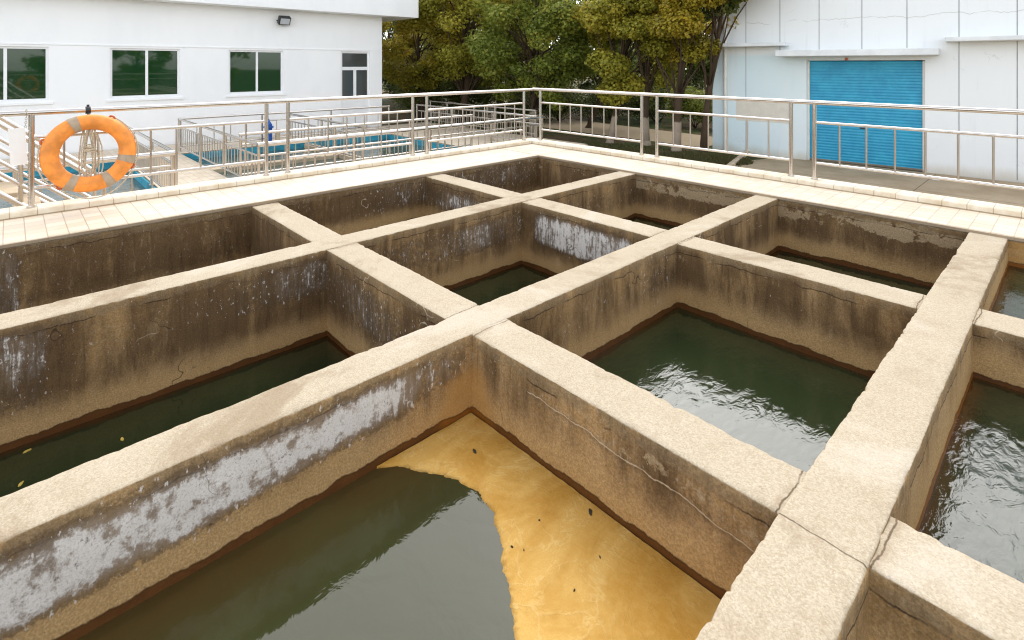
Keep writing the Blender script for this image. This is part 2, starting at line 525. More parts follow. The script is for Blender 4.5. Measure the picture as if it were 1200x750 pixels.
def mat_leaf(name, dark, mid, light, accent):
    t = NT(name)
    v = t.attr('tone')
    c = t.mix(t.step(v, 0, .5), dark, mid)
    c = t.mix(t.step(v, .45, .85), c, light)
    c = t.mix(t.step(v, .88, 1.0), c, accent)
    a = t.n('ShaderNodeBsdfPrincipled')
    t.put(a.inputs['Base Color'], c); a.inputs['Roughness'].default_value = .5
    a.inputs['Specular IOR Level'].default_value = .35
    b = t.n('ShaderNodeBsdfTranslucent'); t.put(b.inputs[0], c)
    m = t.n('ShaderNodeMixShader'); m.inputs[0].default_value = .48
    t.link(a.outputs[0], m.inputs[1]); t.link(b.outputs[0], m.inputs[2])
    t.link(m.outputs[0], t.out.inputs[0])
    M[name] = t.m
mat_leaf('leaf_green', (.08, .11, .018), (.20, .25, .036), (.34, .35, .058), (.46, .40, .06))
mat_leaf('leaf_olive', (.16, .165, .022), (.34, .33, .042), (.52, .45, .060), (.62, .42, .05))
mat_leaf('leaf_yellow', (.20, .18, .020), (.42, .345, .036), (.58, .42, .045), (.68, .33, .03))
mat_leaf('leaf_dark', (.04, .055, .013), (.095, .12, .024), (.16, .18, .036), (.22, .20, .04))

def mat_bark(name, white):
    t = NT(name)
    p = t.obj()
    f = t.noise(t.scale(p, (6, 6, 1.2)), 3, 6, .7)
    c = t.mix(f, (.03, .02, .013), (.11, .075, .045))
    if white:
        Z = t.xyz(p)[2]
        wm = t.mul(t.step(t.add(Z, t.mul(t.sub(t.noise(p, 6, 4), .5), .15)), 1.0, .93), t.step(f, .3, .45, .5, .95))
        c = t.mix(wm, c, (.36, .29, .22))
    t.bsdf(c, .9, 0, t.bump(f, .7, .03), .2)
    M[name] = t.m
mat_bark('bark', False)
mat_bark('bark_limed', True)

# ------------------------------------------------------------------ settling tank
A3, A2, A1, A0, AN = (-99, -6.05), (-4.452, -4.191), (-2.573, -2.327), (-.694, -.437), (1.19, 1.45)
B1, B2, B3 = (1.878, 2.147), (4.083, 4.37), 6.27
BS = -2.6
def level(ix, iy):
    # ix: band between the long walls (0 farthest), iy: 0 nearest the left edge
    return [[-.74, -.585, -.70], [-.70, -.68, -.585], [-.445, -.535, -.575], [-.34, -.315, -.23]][ix][iy]
def band_x(x):
    return 0 if x < -4.32 else 1 if x < -2.45 else 2 if x < -.56 else 3
def band_y(y):
    return 0 if y < 2.01 else 1 if y < 4.22 else 2

def sstep(x, a, b):
    if a == b: return float(x > a)
    t = min(1, max(0, (x - a) / (b - a)))
    return t * t * (3 - 2 * t)
def rng(v, a, b, soft):
    return sstep(v, a - soft, a + soft) * (1 - sstep(v, b - soft, b + soft))

def masks(x, y, z, face):
    """stains that belong to each concrete face: lime bloom, mortar smear, darkness"""
    e = s = 0.0
    d = .5
    n = noise.noise(Vector((x * 1.7, y * 1.7, z * 1.7 + 3))) * .5
    if face == 'x+' and abs(x - A1[1]) < .06 and y < 1.95:           # big lime band of the foam cell
        lo = -.30 + .02 * n + .05 * sstep(y, .2, 1.4)
        e = .90 * rng(z, lo, -.055 - .01 * n, .06) * (1 - .75 * sstep(y, 1.30, 1.62))
        e += .25 * rng(y, 1.45, 1.8, .06) * rng(z, -.20, -.04, .04)
        d = .2 + .3 * sstep(z, -.25, -.35)
    elif face == 'x+' and abs(x - A1[1]) < .06 and y < 4.2:
        e = .25 * rng(z, -.33, -.08, .08) * (.7 + n) + .15 * rng(y, 3.6, 4.0, .15)
        d = .42
    elif face == 'x+' and abs(x - A2[1]) < .06 and y < 1.95:
        e = .40 * rng(z, -.34, -.05, .06) * (sstep(y, .9, 1.6) * .9 + .35) + .4 * rng(y, -.2, .16, .05) * rng(z, -.5, -.02, .05)
        d = .62
    elif face == 'x+' and abs(x - A2[1]) < .06 and y < 4.2:
        e = (.46 + .26 * sstep(y, 2.8, 3.6)) * rng(z, -.40, -.10, .07) * (.8 + n)
        d = .5
    elif face == 'x+' and abs(x - A2[1]) < .06:
        e = .22 * rng(z, -.4, -.1, .1); d = .45
    elif face == 'y-' and abs(y - B2[0]) < .06 and x < -4.2:
        e = .60 * rng(z, -.40, -.10, .1) * (.85 + n) ; d = .55
    elif face == 'y-' and abs(y - B2[0]) < .06 and x < -2.4:
        e = .84 * rng(z, -.40 + .05 * n, -.08, .06) * rng(x, -4.0, -2.75, .12)
        d = .6
    elif face == 'y-' and abs(y - B2[0]) < .06 and x < -.5:
        d = .55; e = .08; s = .3 * rng(z, -.16, -.03, .04)
    elif face == 'y-' and abs(y - B1[0]) < .06 and -4.3 < x < -2.4:
        e = .44 * rng(z, -.45, -.10, .1) * (.85 + n); d = .62
    elif face == 'y-' and abs(y - B1[0]) < .06 and -2.4 < x < -.5:
        s = .5 * rng(z, -.17, -.06, .05) * (.8 + 1.2 * n); d = .38; e = .12 * rng(z, -.2, -.03, .05)
    elif face == 'x+' and abs(x - A3[1]) < .06:
        d = .72
        e = .42 * rng(y, -.3, .06, .02) * rng(z, -.6, -.05, .1) + .3 * rng(y, 3.3, 6.2, .3) * rng(z, -.35, -.03, .08) + .12
    elif face == 'y-' and abs(y - B3) < .06:
        d = .66
        s = .85 * rng(z, -.20 - .05 * n, -.03, .05) * (.75 + n) * (.5 + .5 * sstep(x, -5.2, -4.0))
        e = .12
    elif face == 'x+' and abs(x - A0[1]) < .06:
        d = .12; e = .1
    return e, s, d

def wall(name, axis, lo, hi, s0, s1, ztop, label, cuts=(), group=None, faces=('+', '-'), top=True, seed=0, zbot=-1.25, skip_cap=True, rag=1.0):
    """concrete wall; axis 'y' runs along y between x=lo..hi, axis 'x' runs along x between y=lo..hi"""
    L = s1 - s0
    n = max(2, int(L / .017))
    zs = [zbot, -1.0, -.88] + [-.84 + .035 * i for i in range(24)]
    zs = [z for z in zs if z < ztop - .035]
    prof = [(0.0, z) for z in zs] + [(0.0, ztop - .022), (.10, ztop - .008), (.38, ztop)]
    # prof[k] = (inward fraction of chip, z); last three form the worn arris
    ne = len(prof)
    nt = 9
    verts, faces_, info = [], [], []
    W = hi - lo
    for i in range(n + 1):
        s = s0 + L * i / n
        ch = []
        for side in (0, 1):
            q = noise.noise(Vector((s * 2.3, seed * 7.3 + side * 3.1, .5)))
            q2 = noise.noise(Vector((s * 9.0, seed * 5.1 + side * 2.7, 1.5)))
            q3 = noise.noise(Vector((s * 27.0, seed * 3.3 + side * 4.7, 2.5)))
            q4 = noise.noise(Vector((s * 60.0, seed * 2.3 + side * 1.7, 6.5)))
            c = .008 + .003 * q + .004 * q2 + .005 * q3 + .004 * q4 + .016 * max(0, q2 - .42) + .03 * max(0, q3 - .40)
            ch.append(max(.004, .008 + (c - .008) * rag))
        row = []
        def P(u, z, key):
            x, y = (u, s) if axis == 'y' else (s, u)
            info.append(key)
            return (x, y, z)
        for k, (fr, z) in enumerate(prof):
            w = noise.noise(Vector((s * 1.8 + seed, z * 2.5, 9.1))) * .0035 + noise.noise(Vector((s * 11 + seed, z * 11, 4.1))) * .0022
            zz = z
            if k >= ne - 3:
                kk = k - (ne - 3)
                c = ch[0]
                u = lo + (0, .35, 1.0)[kk] * c + w
                zz = ztop - (1.0, .38, 0.0)[kk] * c
            else:
                u = lo + w
            row.append(P(u, zz, '-'))
        for k in range(1, nt):
            f = k / nt
            u = lo + ch[0] + (W - ch[0] - ch[1]) * f
            zz = ztop + .0035 * noise.noise(Vector((s * 3.1, u * 3.1, seed))) + .0015 * noise.noise(Vector((s * 17, u * 17, seed)))
            row.append(P(u, zz, 't'))
        for k in range(ne - 1, -1, -1):
            fr, z = prof[k]
            w = noise.noise(Vector((s * 1.8 + seed, z * 2.5, 29.1))) * .0035 + noise.noise(Vector((s * 11 + seed, z * 11, 24.1))) * .0022
            zz = z
            if k >= ne - 3:
                kk = k - (ne - 3)
                c = ch[1]
                u = hi - (0, .35, 1.0)[kk] * c + w
                zz = ztop - (1.0, .38, 0.0)[kk] * c
            else:
                u = hi + w
            row.append(P(u, zz, '+'))
        verts += row
    m = len(row)
    for i in range(n):
        for k in range(m - 1):
            a, b = i * m + k, i * m + k + 1
            q = (a, b, b + m, a + m)
            faces_.append(q if axis == 'y' else q[::-1])
    if not skip_cap:
        faces_.append(tuple(range(m - 1, -1, -1))); faces_.append(tuple(n * m + k for k in range(m)))
    ox, oy = ((lo + hi) / 2, (s0 + s1) / 2) if axis == 'y' else ((s0 + s1) / 2, (lo + hi) / 2)
    me = bpy.data.meshes.new(name)
    me.from_pydata([(x - ox, y - oy, z - zbot) for x, y, z in verts], [], faces_)
    for p in me.polygons: p.use_smooth = True
    me.materials.append(M['tank'])
    N = len(verts)
    A = {k: np.full(N, 9.0 if k == 'seam' else 0.0, np.float32) for k in ('dtop', 'hw', 'eff', 'smear', 'dk', 'seam', 'ochre', 'crk', 'iso')}
    for i, ((x, y, z), key) in enumerate(zip(verts, info)):
        face = ('x' if axis == 'y' else 'y') + (key if key != 't' else '+')
        if key == '-':
            qx, qy = (x - .1, y) if axis == 'y' else (x, y - .1)
        else:
            qx, qy = (x + .1, y) if axis == 'y' else (x, y + .1)
        lv = level(band_x(qx), band_y(qy))
        A['dtop'][i] = ztop - z
        A['hw'][i] = z - lv
        e, s_, d = masks(x, y, z, face)
        A['eff'][i], A['smear'][i], A['dk'][i] = e, s_, d
        sc_ = y if axis == 'y' else x
        if len(cuts) == 2: A['seam'][i] = min(sc_ - cuts[0], cuts[1] - sc_)
        elif cuts: A['seam'][i] = sc_ - cuts[0]
        if face == 'x+' and abs(x - A1[1]) < .06 and y < 1.95:
            A['iso'][i] = 1 - .8 * sstep(y, .9, 1.5)
            A['ochre'][i] = rng(y, 1.70, 2.2, .10) * (1 - sstep(z, -.26, -.12)) + .35 * rng(y, 1.0, 2.2, .4) * (1 - sstep(z, -.38, -.28))
        elif face == 'y-' and abs(y - B1[0]) < .06 and -2.4 < x < -.5:
            A['ochre'][i] = rng(x, -2.6, -2.2, .10) * (1 - sstep(z, -.24, -.10)) + .4 * (1 - sstep(z, -.40, -.26))
            A['crk'][i] = rng(x, -1.95, -.6, .2)
        elif face == 'x+' and abs(x - A0[1]) < .06:
            A['ochre'][i] = (1 - sstep(z - lv, .02, .10)) * .9
        elif face == 'y-' and abs(y - B3) < .06 and x > -.5:
            A['ochre'][i] = .8
    for k, v in A.items():
        at_ = me.attributes.new(k, 'FLOAT', 'POINT'); at_.data.foreach_set('value', v)
    me.update()
    o = bpy.data.objects.new(name, me); C.objects.link(o)
    o.location = (ox, oy, zbot)
    tag(o, label, 'wall', group)
    return o

G1, G2 = 'long partition walls of the settling tank', 'cross walls of the settling tank'
wall('partition_wall', 'y', *A2, BS, B3 + .02, 0.0, 'farthest long concrete partition, dark stained, running parallel to the walkway by the orange ring', group=G1, seed=1)
wall('partition_wall', 'y', *A1, BS, B3 + .02, 0.0, 'long concrete partition with a broad white lime band above the yellow foam', group=G1, seed=2)
wall('partition_wall', 'y', *A0, BS, B3 + .02, .002, 'nearest long concrete partition, pale broad top between the green water and rippled water at right', group=G1, seed=3, rag=1.4, cuts=(B1[0] - .004,))
wall('partition_wall', 'y', *AN, BS, B3 + .02, 0.0, 'rightmost long concrete partition beyond the rippled water', group=G1, seed=4)
pen = .03
def cross(b, a_from, a_to, zt, label, seed):
    wall('cross_wall', 'x', b[0], b[1], a_from[1] - pen, a_to[0] + pen, zt, label, group=G2, seed=seed, cuts=(a_from[1] + .012, a_to[0] - .012))
cross(B1, A3, A2, -.012, 'short concrete cross wall meeting the tiled walkway in front of the blue standpipe', 11)
cross(B1, A2, A1, -.006, 'short concrete cross wall in the middle left, dark face speckled with lime', 12)
cross(B1, A1, A0, -.004, 'concrete cross wall bounding the yellow foam on its right', 13)
cross(B1, A0, AN, -.005, 'concrete cross wall stub at the bottom right corner beside the nearest partition', 14)
cross(B2, A3, A2, -.010, 'short concrete cross wall nearest the railing corner, lime streaked', 15)
cross(B2, A2, A1, -.006, 'concrete cross wall with white lime drips down its upper face', 16)
cross(B2, A1, A0, -.007, 'concrete cross wall behind the large green water cell', 17)
cross(B2, A0, AN, -.006, 'concrete cross wall stub at the right edge between two rippled cells', 18)
# outer walls under the walkway (the tank's two back walls) and the end wall out of view
wall('outer_wall', 'y', -6.33, A3[1], BS, B3 + .3, -.012, 'dark concrete back wall under the tiled walkway on the left', seed=21)
wall('outer_wall', 'x', B3, B3 + .28, A3[1] - .02, 1.45, -.014, 'concrete back wall with rough mortar smears under the right walkway', seed=22)
wall('outer_wall', 'x', BS - .28, BS, A3[1] - .3, 1.45, -.014, 'concrete end wall closing the tank on the near left', seed=23)

def water(name, x0, x1, y0, y1, z, mat):
    nx, ny = max(2, int((x1 - x0) / .06)), max(2, int((y1 - y0) / .06))
    vs = [(x0 + (x1 - x0) * i / nx, y0 + (y1 - y0) * j / ny, z) for j in range(ny + 1) for i in range(nx + 1)]
    fs = [(j * (nx + 1) + i, j * (nx + 1) + i + 1, (j + 1) * (nx + 1) + i + 1, (j + 1) * (nx + 1) + i) for j in range(ny) for i in range(nx)]
    mb = MB().add(vs, fs)
    o = mb.build(name, M[mat])
    a = o.data.attributes.new('edge', 'FLOAT', 'POINT')
    a.data.foreach_set('value', np.array([min(x - x0, x1 - x, y - y0, y1 - y) for x, y, zz in vs], np.float32))
    tag(o, kind='structure')
    return o
e_ = .012
XS = [(A3[1], A2[0]), (A2[1], A1[0]), (A1[1], A0[0]), (A0[1], AN[0])]
YS = [(BS, B1[0]), (B1[1], B2[0]), (B2[1], B3)]
WM = [['water_dark', 'water_dark', 'water_dark'], ['water_dark', 'water_dark', 'water_dark'], ['water_calm', 'water_green', 'water_dark'], ['water_flow', 'water_flow', 'water_flow']]
for i in range(4):
    for j in range(3):
        water('water', XS[i][0] - e_, XS[i][1] + e_, YS[j][0] - e_, YS[j][1] + e_, level(i, j), WM[i][j])
# tank floor
tag(MB().box(-6.3, BS - .28, -1.4, 1.5, B3 + .28, -1.2).build('tank_floor', M['tan_concrete']), kind='structure')

# ---- yellow foam mat
def foam():
    zl = level(2, 0)
    inner = [(-2.318, 1.30), (-2.27, 1.355), (-2.2, 1.40), (-2.08, 1.48), (-2.0, 1.525), (-1.86, 1.545), (-1.75, 1.525), (-1.68, 1.485),
             (-1.61, 1.44), (-1.55, 1.39), (-1.46, 1.335), (-1.4, 1.30), (-1.31, 1.235), (-1.2, 1.12), (-1.08, .95), (-.95, .78), (-.80, .66), (-.690, .60)]
    # densify the free edge with small scallops
    edge = []
    for a, b in zip(inner[:-1], inner[1:]):
        for k in range(10):
            f = k / 10
            x, y = a[0] + (b[0] - a[0]) * f, a[1] + (b[1] - a[1]) * f
            q = noise.noise(Vector((x * 14, y * 14, 3.3))) * .014 + noise.noise(Vector((x * 45, y * 45, 8.1))) * .010 + noise.noise(Vector((x * 130, y * 130, 2.1))) * .006
            edge.append((x + q * .4, y + q))
    edge.append(inner[-1])
    rows = 26
    vs, fs = [], []
    n = len(edge)
    for i, (x, y) in enumerate(edge):
        # opposite point on the cross wall, pulled in around the corner
        tx = A1[1] + .006 + (A0[0] - .006 - A1[1] - .006) * min(1, i / (n - 1) * 1.02)
        ty = B1[0] - .006
        g = sstep(i / (n - 1), 0, .10)
        ty = 1.31 + (ty - 1.31) * g if i / (n - 1) < .10 else ty
        if i / (n - 1) < .10: tx = A1[1] + .006
        for r in range(rows + 1):
            f = r / rows
            px, py = x + (tx - x) * f, y + (ty - y) * f
            thick = .004 + .008 * sstep(f, 0, .12)
            z = zl + thick + .004 * noise.noise(Vector((px * 9, py * 9, 1))) + .0025 * noise.noise(Vector((px * 30, py * 30, 2)))
            if r == 0: z = zl - .004
            vs.append((px, py, z))
    for i in range(n - 1):
        for r in range(rows):
            a = i * (rows + 1) + r
            fs.append((a, a + rows + 1, a + rows + 2, a + 1))
    rim = [r / rows for i in range(n) for r in range(rows + 1)]
    o = MB().add(vs, fs).build('scum_mat', M['foam'], smooth=True, origin=(-1.4, 1.6, zl))
    a_ = o.data.attributes.new('rim', 'FLOAT', 'POINT'); a_.data.foreach_set('value', np.array(rim, np.float32))
    tag(o, 'yellow ochre foam scum floating in the corner of the front cell', 'foam')
foam()
zl = level(2, 0)
def flat_bit(name, x, y, z, size, mat, seed, label, cat, group=None):
    rr = random.Random(seed)
    n = 9
    ang = rr.random() * 6.28
    pts = []
    for k in range(n):
        t = 2 * math.pi * k / n
        q = (size * (1 + .3 * rr.uniform(-1, 1)) * math.cos(t), size * .45 * (1 + .35 * rr.uniform(-1, 1)) * math.sin(t))
        pts.append((q[0] * math.cos(ang) - q[1] * math.sin(ang), q[0] * math.sin(ang) + q[1] * math.cos(ang)))
    vs = [(px, py, 0) for px, py in pts] + [(px * .8, py * .8, .005) for px, py in pts]
    fs = [(k, (k + 1) % n, n + (k + 1) % n, n + k) for k in range(n)] + [tuple(range(n, 2 * n))]
    o = MB().add(vs, fs).build(name, M[mat])
    o.location = (x, y, z)
    tag(o, label, cat, group)
def onz(px, py, z):
    r = (px - 600) / F_PX; q = (py - 75.33) / F_PX
    tt = (CAM_H - z) / q
    return tt * (r * _c - _s), tt * (r * _s + _c)
for k, (px, py, sz, lb) in enumerate([(556, 529, .017, 'dark clump of debris on the yellow foam near its back corner'),
                                      (692, 600, .019, 'dark shred of debris against the cross wall at the foam edge'),
                                      (632, 610, .005, 'tiny dark speck of debris in the middle of the yellow foam'),
                                      (600, 641, .006, 'small dark speck of debris close to the foam inner edge'),
                                      (703, 653, .006, 'small dark speck of debris on the right half of the foam'),
                                      (673, 692, .006, 'small dark speck of debris lowest on the yellow foam'),
                                      (614, 645, .005, 'thin dark speck of debris just inside the foam inner edge')]):
    x, y = onz(px, py, zl + .012)
    flat_bit('debris', x, y, zl + .0115, sz, 'debris', 40 + k, lb, 'debris', 'debris on the foam')
for k, (px, py, lb) in enumerate([(32, 529, 'yellow leaf floating against the far left partition'), (143, 515, 'pale leaf floating in the middle of the left dark cell'),
                                  (24, 568, 'small leaf floating at the near edge of the left dark cell')]):
    x, y = onz(px, py, -.70)
    flat_bit('leaf', x, y, -.699, .02, 'dry_leaf', 60 + k, lb, 'leaf', 'leaves on the water')

# ------------------------------------------------------------------ tiled walkway and kerb
def walkway():
    mb = MB()
    z0, z1 = -.010, .028
    mb.box(-7.30, BS - 1.2, z0, -6.035, B3 - .018, z1, .006)
    mb.box(-7.30, B3 - .018, z0, 3.2, 7.36, z1, .006)
    tag(mb.build('walkway', M['tile']), kind='structure')
    mb = MB()
    mb.box(-7.26, BS - 1.2, z1, -6.98, 7.06, .085, .008)
    mb.box(-7.26, 7.06, z1, 3.2, 7.34, .085, .008)
    tag(mb.build('kerb', M['kerb']), kind='structure')
    # retaining wall of the raised walkway
    mb = MB()
    mb.box(-7.28, BS - 1.2, -1.5, -6.34, 7.33, -.011)
    mb.box(-6.34, B3 + .29, -1.5, 3.2, 7.33, -.011)
    tag(mb.build('retaining_wall', M['tan_concrete']), 'tan retaining wall carrying the tiled walkway above the yard', 'wall')
walkway()

# ------------------------------------------------------------------ stainless railings
def rail_run(name, origin, direc, posts, panels, top_span, z0, z_top, z_up, z_lo, label, rt=.027, rp=.024, ru=.017, rb=.0105, cat='railing', group=None, nb=10):
    """posts: distances along the run; panels: (from, to, balusters)"""
    root = empty(name, (origin[0], origin[1], z0))
    tag(root, label, cat, group)
    ang = math.atan2(direc[1], direc[0])
    root.rotation_euler = (0, 0, ang)
    h = lambda z: z - z0
    MB().tube([(top_span[0], 0, h(z_top)), (top_span[1], 0, h(z_top))], rt, 16).build('handrail', M['steel'], root, True, 40)
    for i, q in enumerate(posts):
        mb = MB().tube([(q, 0, 0), (q, 0, h(z_top) - rt * .6)], rp, 14)
        mb.tube([(q, 0, 0), (q, 0, .012)], rp * 1.7, 14)
        mb.build('post', M['steel'], root, True, 40)
    for a, b, nbal in panels:
        MB().tube([(a, 0, h(z_up)), (b, 0, h(z_up))], ru, 12).build('upper_rail', M['steel'], root, True, 40)
        MB().tube([(a, 0, h(z_lo)), (b, 0, h(z_lo))], ru, 12).build('lower_rail', M['steel'], root, True, 40)
        for k in range(nbal):
            q = a + (b - a) * (k + 1) / (nbal + 1)
            MB().tube([(q, 0, h(z_lo)), (q, 0, h(z_up))], rb, nb).build('baluster', M['steel_thin'], root, True, 40)
    return root
PX = -7.12
rail_run('stainless_railing', (PX, 0), (0, 1),
         [-2.75, -2.32, -.11, .16, 2.39, 2.66, 4.57, 4.83, 6.99],
         [(-2.32, -.11, 8), (.16, 2.39, 8), (2.66, 4.57, 6), (4.83, 6.99, 8)], (-2.9, 7.23), .085, 1.02, .775, .275,
         'polished steel railing along the left walkway carrying the orange ring')
rail_run('stainless_railing', (0, 7.23), (1, 0),
         [-6.93, -4.73, -4.46, -2.53, -2.26, -.34, -.07, 2.15],
         [(-6.93, -4.73, 8), (-4.46, -2.53, 6), (-2.26, -.34, 6), (-.07, 2.15, 8)], (PX, 2.4), .085, 1.03, .785, .285,
         'polished steel railing along the right walkway in front of the blue shutter')

# ------------------------------------------------------------------ life ring on the railing
def life_ring():
    root = empty('life_ring', (-7.005, .60, .20))
    tag(root, 'orange life ring with grey bands hanging on the left railing', 'life ring')
    Rm, rm = .315, .077
    def tor(th, ph, r=rm, Rr=Rm):
        # lies in the y-z plane, section slightly flattened in x
        q = Rr + r * math.cos(ph)
        return Vector((.80 * r * math.sin(ph), q * math.cos(th), q * math.sin(th)))
    tilt = Matrix.Translation((.075, 0, .395)) @ Matrix.Rotation(R(-4), 4, 'Y')
    n, m = 72, 28
    vs = [tilt @ tor(2 * math.pi * i / n, 2 * math.pi * k / m) for i in range(n) for k in range(m)]
    fs = [(i * m + k, ((i + 1) % n) * m + k, ((i + 1) % n) * m + (k + 1) % m, i * m + (k + 1) % m) for i in range(n) for k in range(m)]
    MB().add(vs, fs).build('ring_body', M['orange_foam'], root, True)
    for deg in (112, 242, 297, 344):
        a0, a1 = R(deg - 6.5), R(deg + 6.5)
        vs, fs = [], []
        for i in range(7):
            th = a0 + (a1 - a0) * i / 6
            for k in range(m):
                vs.append(tilt @ tor(th, 2 * math.pi * k / m, rm + .0035))
        for i in range(6):
            for k in range(m):
                fs.append((i * m + k, (i + 1) * m + k, (i + 1) * m + (k + 1) % m, i * m + (k + 1) % m))
        fs.append(tuple(range(m))); fs.append(tuple(6 * m + k for k in range(m - 1, -1, -1)))
        MB().add(vs, fs).build('band', M['grey_tape'], root, True, 50)
    for deg in (62, 158, 232, 334):
        mb = MB()
        th = R(deg)
        c = tilt @ tor(th, .0, rm - .004)
        d = (tilt.to_3x3() @ Vector((0, math.cos(th), math.sin(th)))).normalized()
        tg = (tilt.to_3x3() @ Vector((0, -math.sin(th), math.cos(th)))).normalized()
        mb.tube([c - tg * .024 + d * .0, c - tg * .018 + d * .016, c + d * .02, c + tg * .018 + d * .016, c + tg * .024], .011, 8)
        mb.build('rope_loop', M['red_fitting'], root, True)
    # grab line around the lower rim, slack between the loops
    mb = MB()
    seq = [158, 232, 334, 422]
    for a, b in zip(seq[:-1], seq[1:]):
        pts = []
        for k in range(25):
            f = k / 24
            th = R(a + (b - a) * f)
            sag = math.sin(math.pi * f) * (.055 if a == 232 else .03 if a == 158 else .012)
            p = tilt @ Vector((.03 * math.sin(math.pi * f), (Rm + rm + .012) * math.cos(th), (Rm + rm + .012) * math.sin(th)))
            p.z -= sag
            pts.append(p)
        mb.tube(pts, .0065, 8)
    mb.build('grab_line', M['rope'], root, True)
    return root
life_ring()
def rope_coil():
    root = empty('rope_coil', (-7.03, .60, .25))
    tag(root, 'coiled beige throw rope hanging inside the orange ring', 'rope')
    rr = random.Random(5)
    for k in range(6):
        w = .035 + .02 * rr.random()
        yc = rr.uniform(-.03, .03)
        bot = .02 + .13 * rr.random()
        pts = []
        for i in range(40):
            t = 2 * math.pi * i / 40
            z = .60 if math.sin(t) > 0 else .0
            zz = (.655 + bot) / 2 + (.655 - bot) / 2 * math.sin(t)
            yy = yc + w * math.cos(t) * (1.1 - .45 * math.sin(t)) + .008 * noise.noise(Vector((t * 2, k, 0)))
            pts.append((.05 + .012 * k % .03 + .012 * math.sin(t * 3 + k), yy, zz))
        MB().tube(pts, .0062, 8, closed=True).build('rope_turn', M['rope'], root, True)
    pts = []
    for i in range(70):
        t = i / 69
        a = t * 2 * math.pi * 5
        pts.append((.075 + .022 * math.sin(a), .0 + .055 * math.cos(a) * (1 - .3 * t), .36 + .05 * t + .02 * math.sin(a * .7)))
    MB().tube(pts, .0065, 8).build('rope_wrap', M['rope'], root, True)
    pts = [(.07, -.03, .36), (.085, -.07, .22), (.08, -.04, .10), (.085, .03, .05), (.08, .09, .09), (.07, .11, .2), (.06, .10, .4), (.05, .05, .58)]
    sm = []
    for a, b in zip(pts[:-1], pts[1:]):
        for k in range(6): sm.append(Vector(a).lerp(Vector(b), k / 6))
    MB().tube(sm, .006, 8).build('rope_tail', M['rope'], root, True)
rope_coil()
def hanger():
    root = empty('ring_hook', (PX, .60, 1.02))
    tag(root, 'small black hook clamped over the handrail holding the orange ring', 'hook')
    mb = MB()
    pts = [(.03 * math.sin(R(a)) * 1.12, 0, .03 * math.cos(R(a)) * 1.12) for a in range(-180, 181, 15)]
    for dy in (-.016, -.008, 0, .008, .016):
        mb.tube([(x, dy, z) for x, y, z in pts], .006, 8)
    mb.build('clamp', M['black_plastic'], root, True)
    MB().tube([(0, 0, .03), (0, 0, .058)], .012, 10).build('bolt', M['black_plastic'], root, True, 40)
    MB().tube([(.03, 0, -.02), (.05, 0, -.06), (.085, 0, -.095), (.15, 0, -.10), (.18, 0, -.07)], .012, 10).build('hook_arm', M['black_plastic'], root, True)
hanger()
def plate():
    root = empty('sign_plate', (-7.075, .07, .52))
    tag(root, 'blank white plate hung from the handrail beside the orange ring', 'sign')
    mb = MB().box(-.003, -.062, 0, .003, .062, .36)
    mb.xform(Matrix.Rotation(R(3), 4, 'X'))
    mb.build('plate', M['white_card'], root)
    mb = MB()
    def chain(mb, p0, p1, n):
        p0, p1 = Vector(p0), Vector(p1)
        for k in range(n):
            c = p0.lerp(p1, (k + .5) / n)
            L = (p1 - p0).length / n
            pts = []
            for i in range(10):
                t = 2 * math.pi * i / 10
                a, b = .62 * L * math.sin(t), .008 * math.cos(t)
                pts.append((c.x + (b if k % 2 else 0), c.y + (0 if k % 2 else b), c.z + a))
            mb.tube(pts, .0025, 5, closed=True)
    chain(mb, (.0, .045, .36), (-.02, .055, .535), 9)
    mb.build('chain', M['chain_metal'], root, True); mb = MB()
    chain(mb, (.0, .065, .0), (.0, .07, -.40), 20)
    mb.build('chain', M['chain_metal'], root, True); mb = MB()
    pts = [(-.045 + .034 * math.cos(R(a)), .055, .50 + .034 * math.sin(R(a))) for a in range(0, 360, 24)]
    mb.tube(pts, .003, 6, closed=True)
    mb.build('hanging_ring', M['chain_metal'], root, True)
plate()

# ------------------------------------------------------------------ pool yard beyond the left railing
DZ = -1.0
XFAC = -19.5
def pool_yard():
    tiles = MB()
    tiles.box(-12.2, -7, DZ - .5, -10.6, 13.2, DZ); tiles.box(-10.598, -7, DZ - .5, -7.29, 7.3, DZ)              # near strip
    tiles.box(-19.45, -7, DZ - .5, -17.3, 13.2, DZ)             # strip by the building
    tiles.box(-17.298, 2.2, DZ - .5, -12.202, 3.5, DZ - .002)   # bridge walk
    tiles.box(-17.298, 10.0, DZ - .5, -12.202, 13.2, DZ - .002)
    tiles.box(-17.298, -7, DZ - .5, -12.202, -6, DZ - .002)
    tag(tiles.build('pool_deck', M['tile']), kind='structure')
    for (y0, y1) in ((-6, 2.2), (3.5, 10.0)):
        m = MB()
        z0, z1 = DZ - .48, DZ - .03
        t = .04
        m.box(-17.297, y0 + .002, z0, -17.297 + t, y1 - .002, z1)
        m.box(-12.203 - t, y0 + .002, z0, -12.203, y1 - .002, z1)
        m.box(-17.25, y0 + .002, z0, -12.25, y0 + t, z1)
        m.box(-17.25, y1 - t, z0, -12.25, y1 - .002, z1)
        tag(m.build('pool_wall', M['pool_blue']), 'blue painted lining of the ' + ('left clarifier basin, by the stairs' if y0 < 0 else 'basin nearer the trees, under the white door'), 'pool lining')
        water('water', -17.26, -12.24, y0 + .03, y1 - .03, DZ - .20, 'pool_water')
        m = MB()
        for q in ((y0 * .45 + y1 * .55), ):
            m.box(-17.2, q - .14, DZ - .5, -12.3, q + .14, DZ - .08, .01)
        m.box(-14.95, y0 + .05, DZ - .5, -14.7, (y0 * .45 + y1 * .55) - .145, DZ - .10, .01)
        tag(m.build('basin_divider', M['tan_concrete']), 'tan concrete divider splitting the ' + ('left basin by the stairs' if y0 < 0 else 'basin nearer the trees'), 'divider')
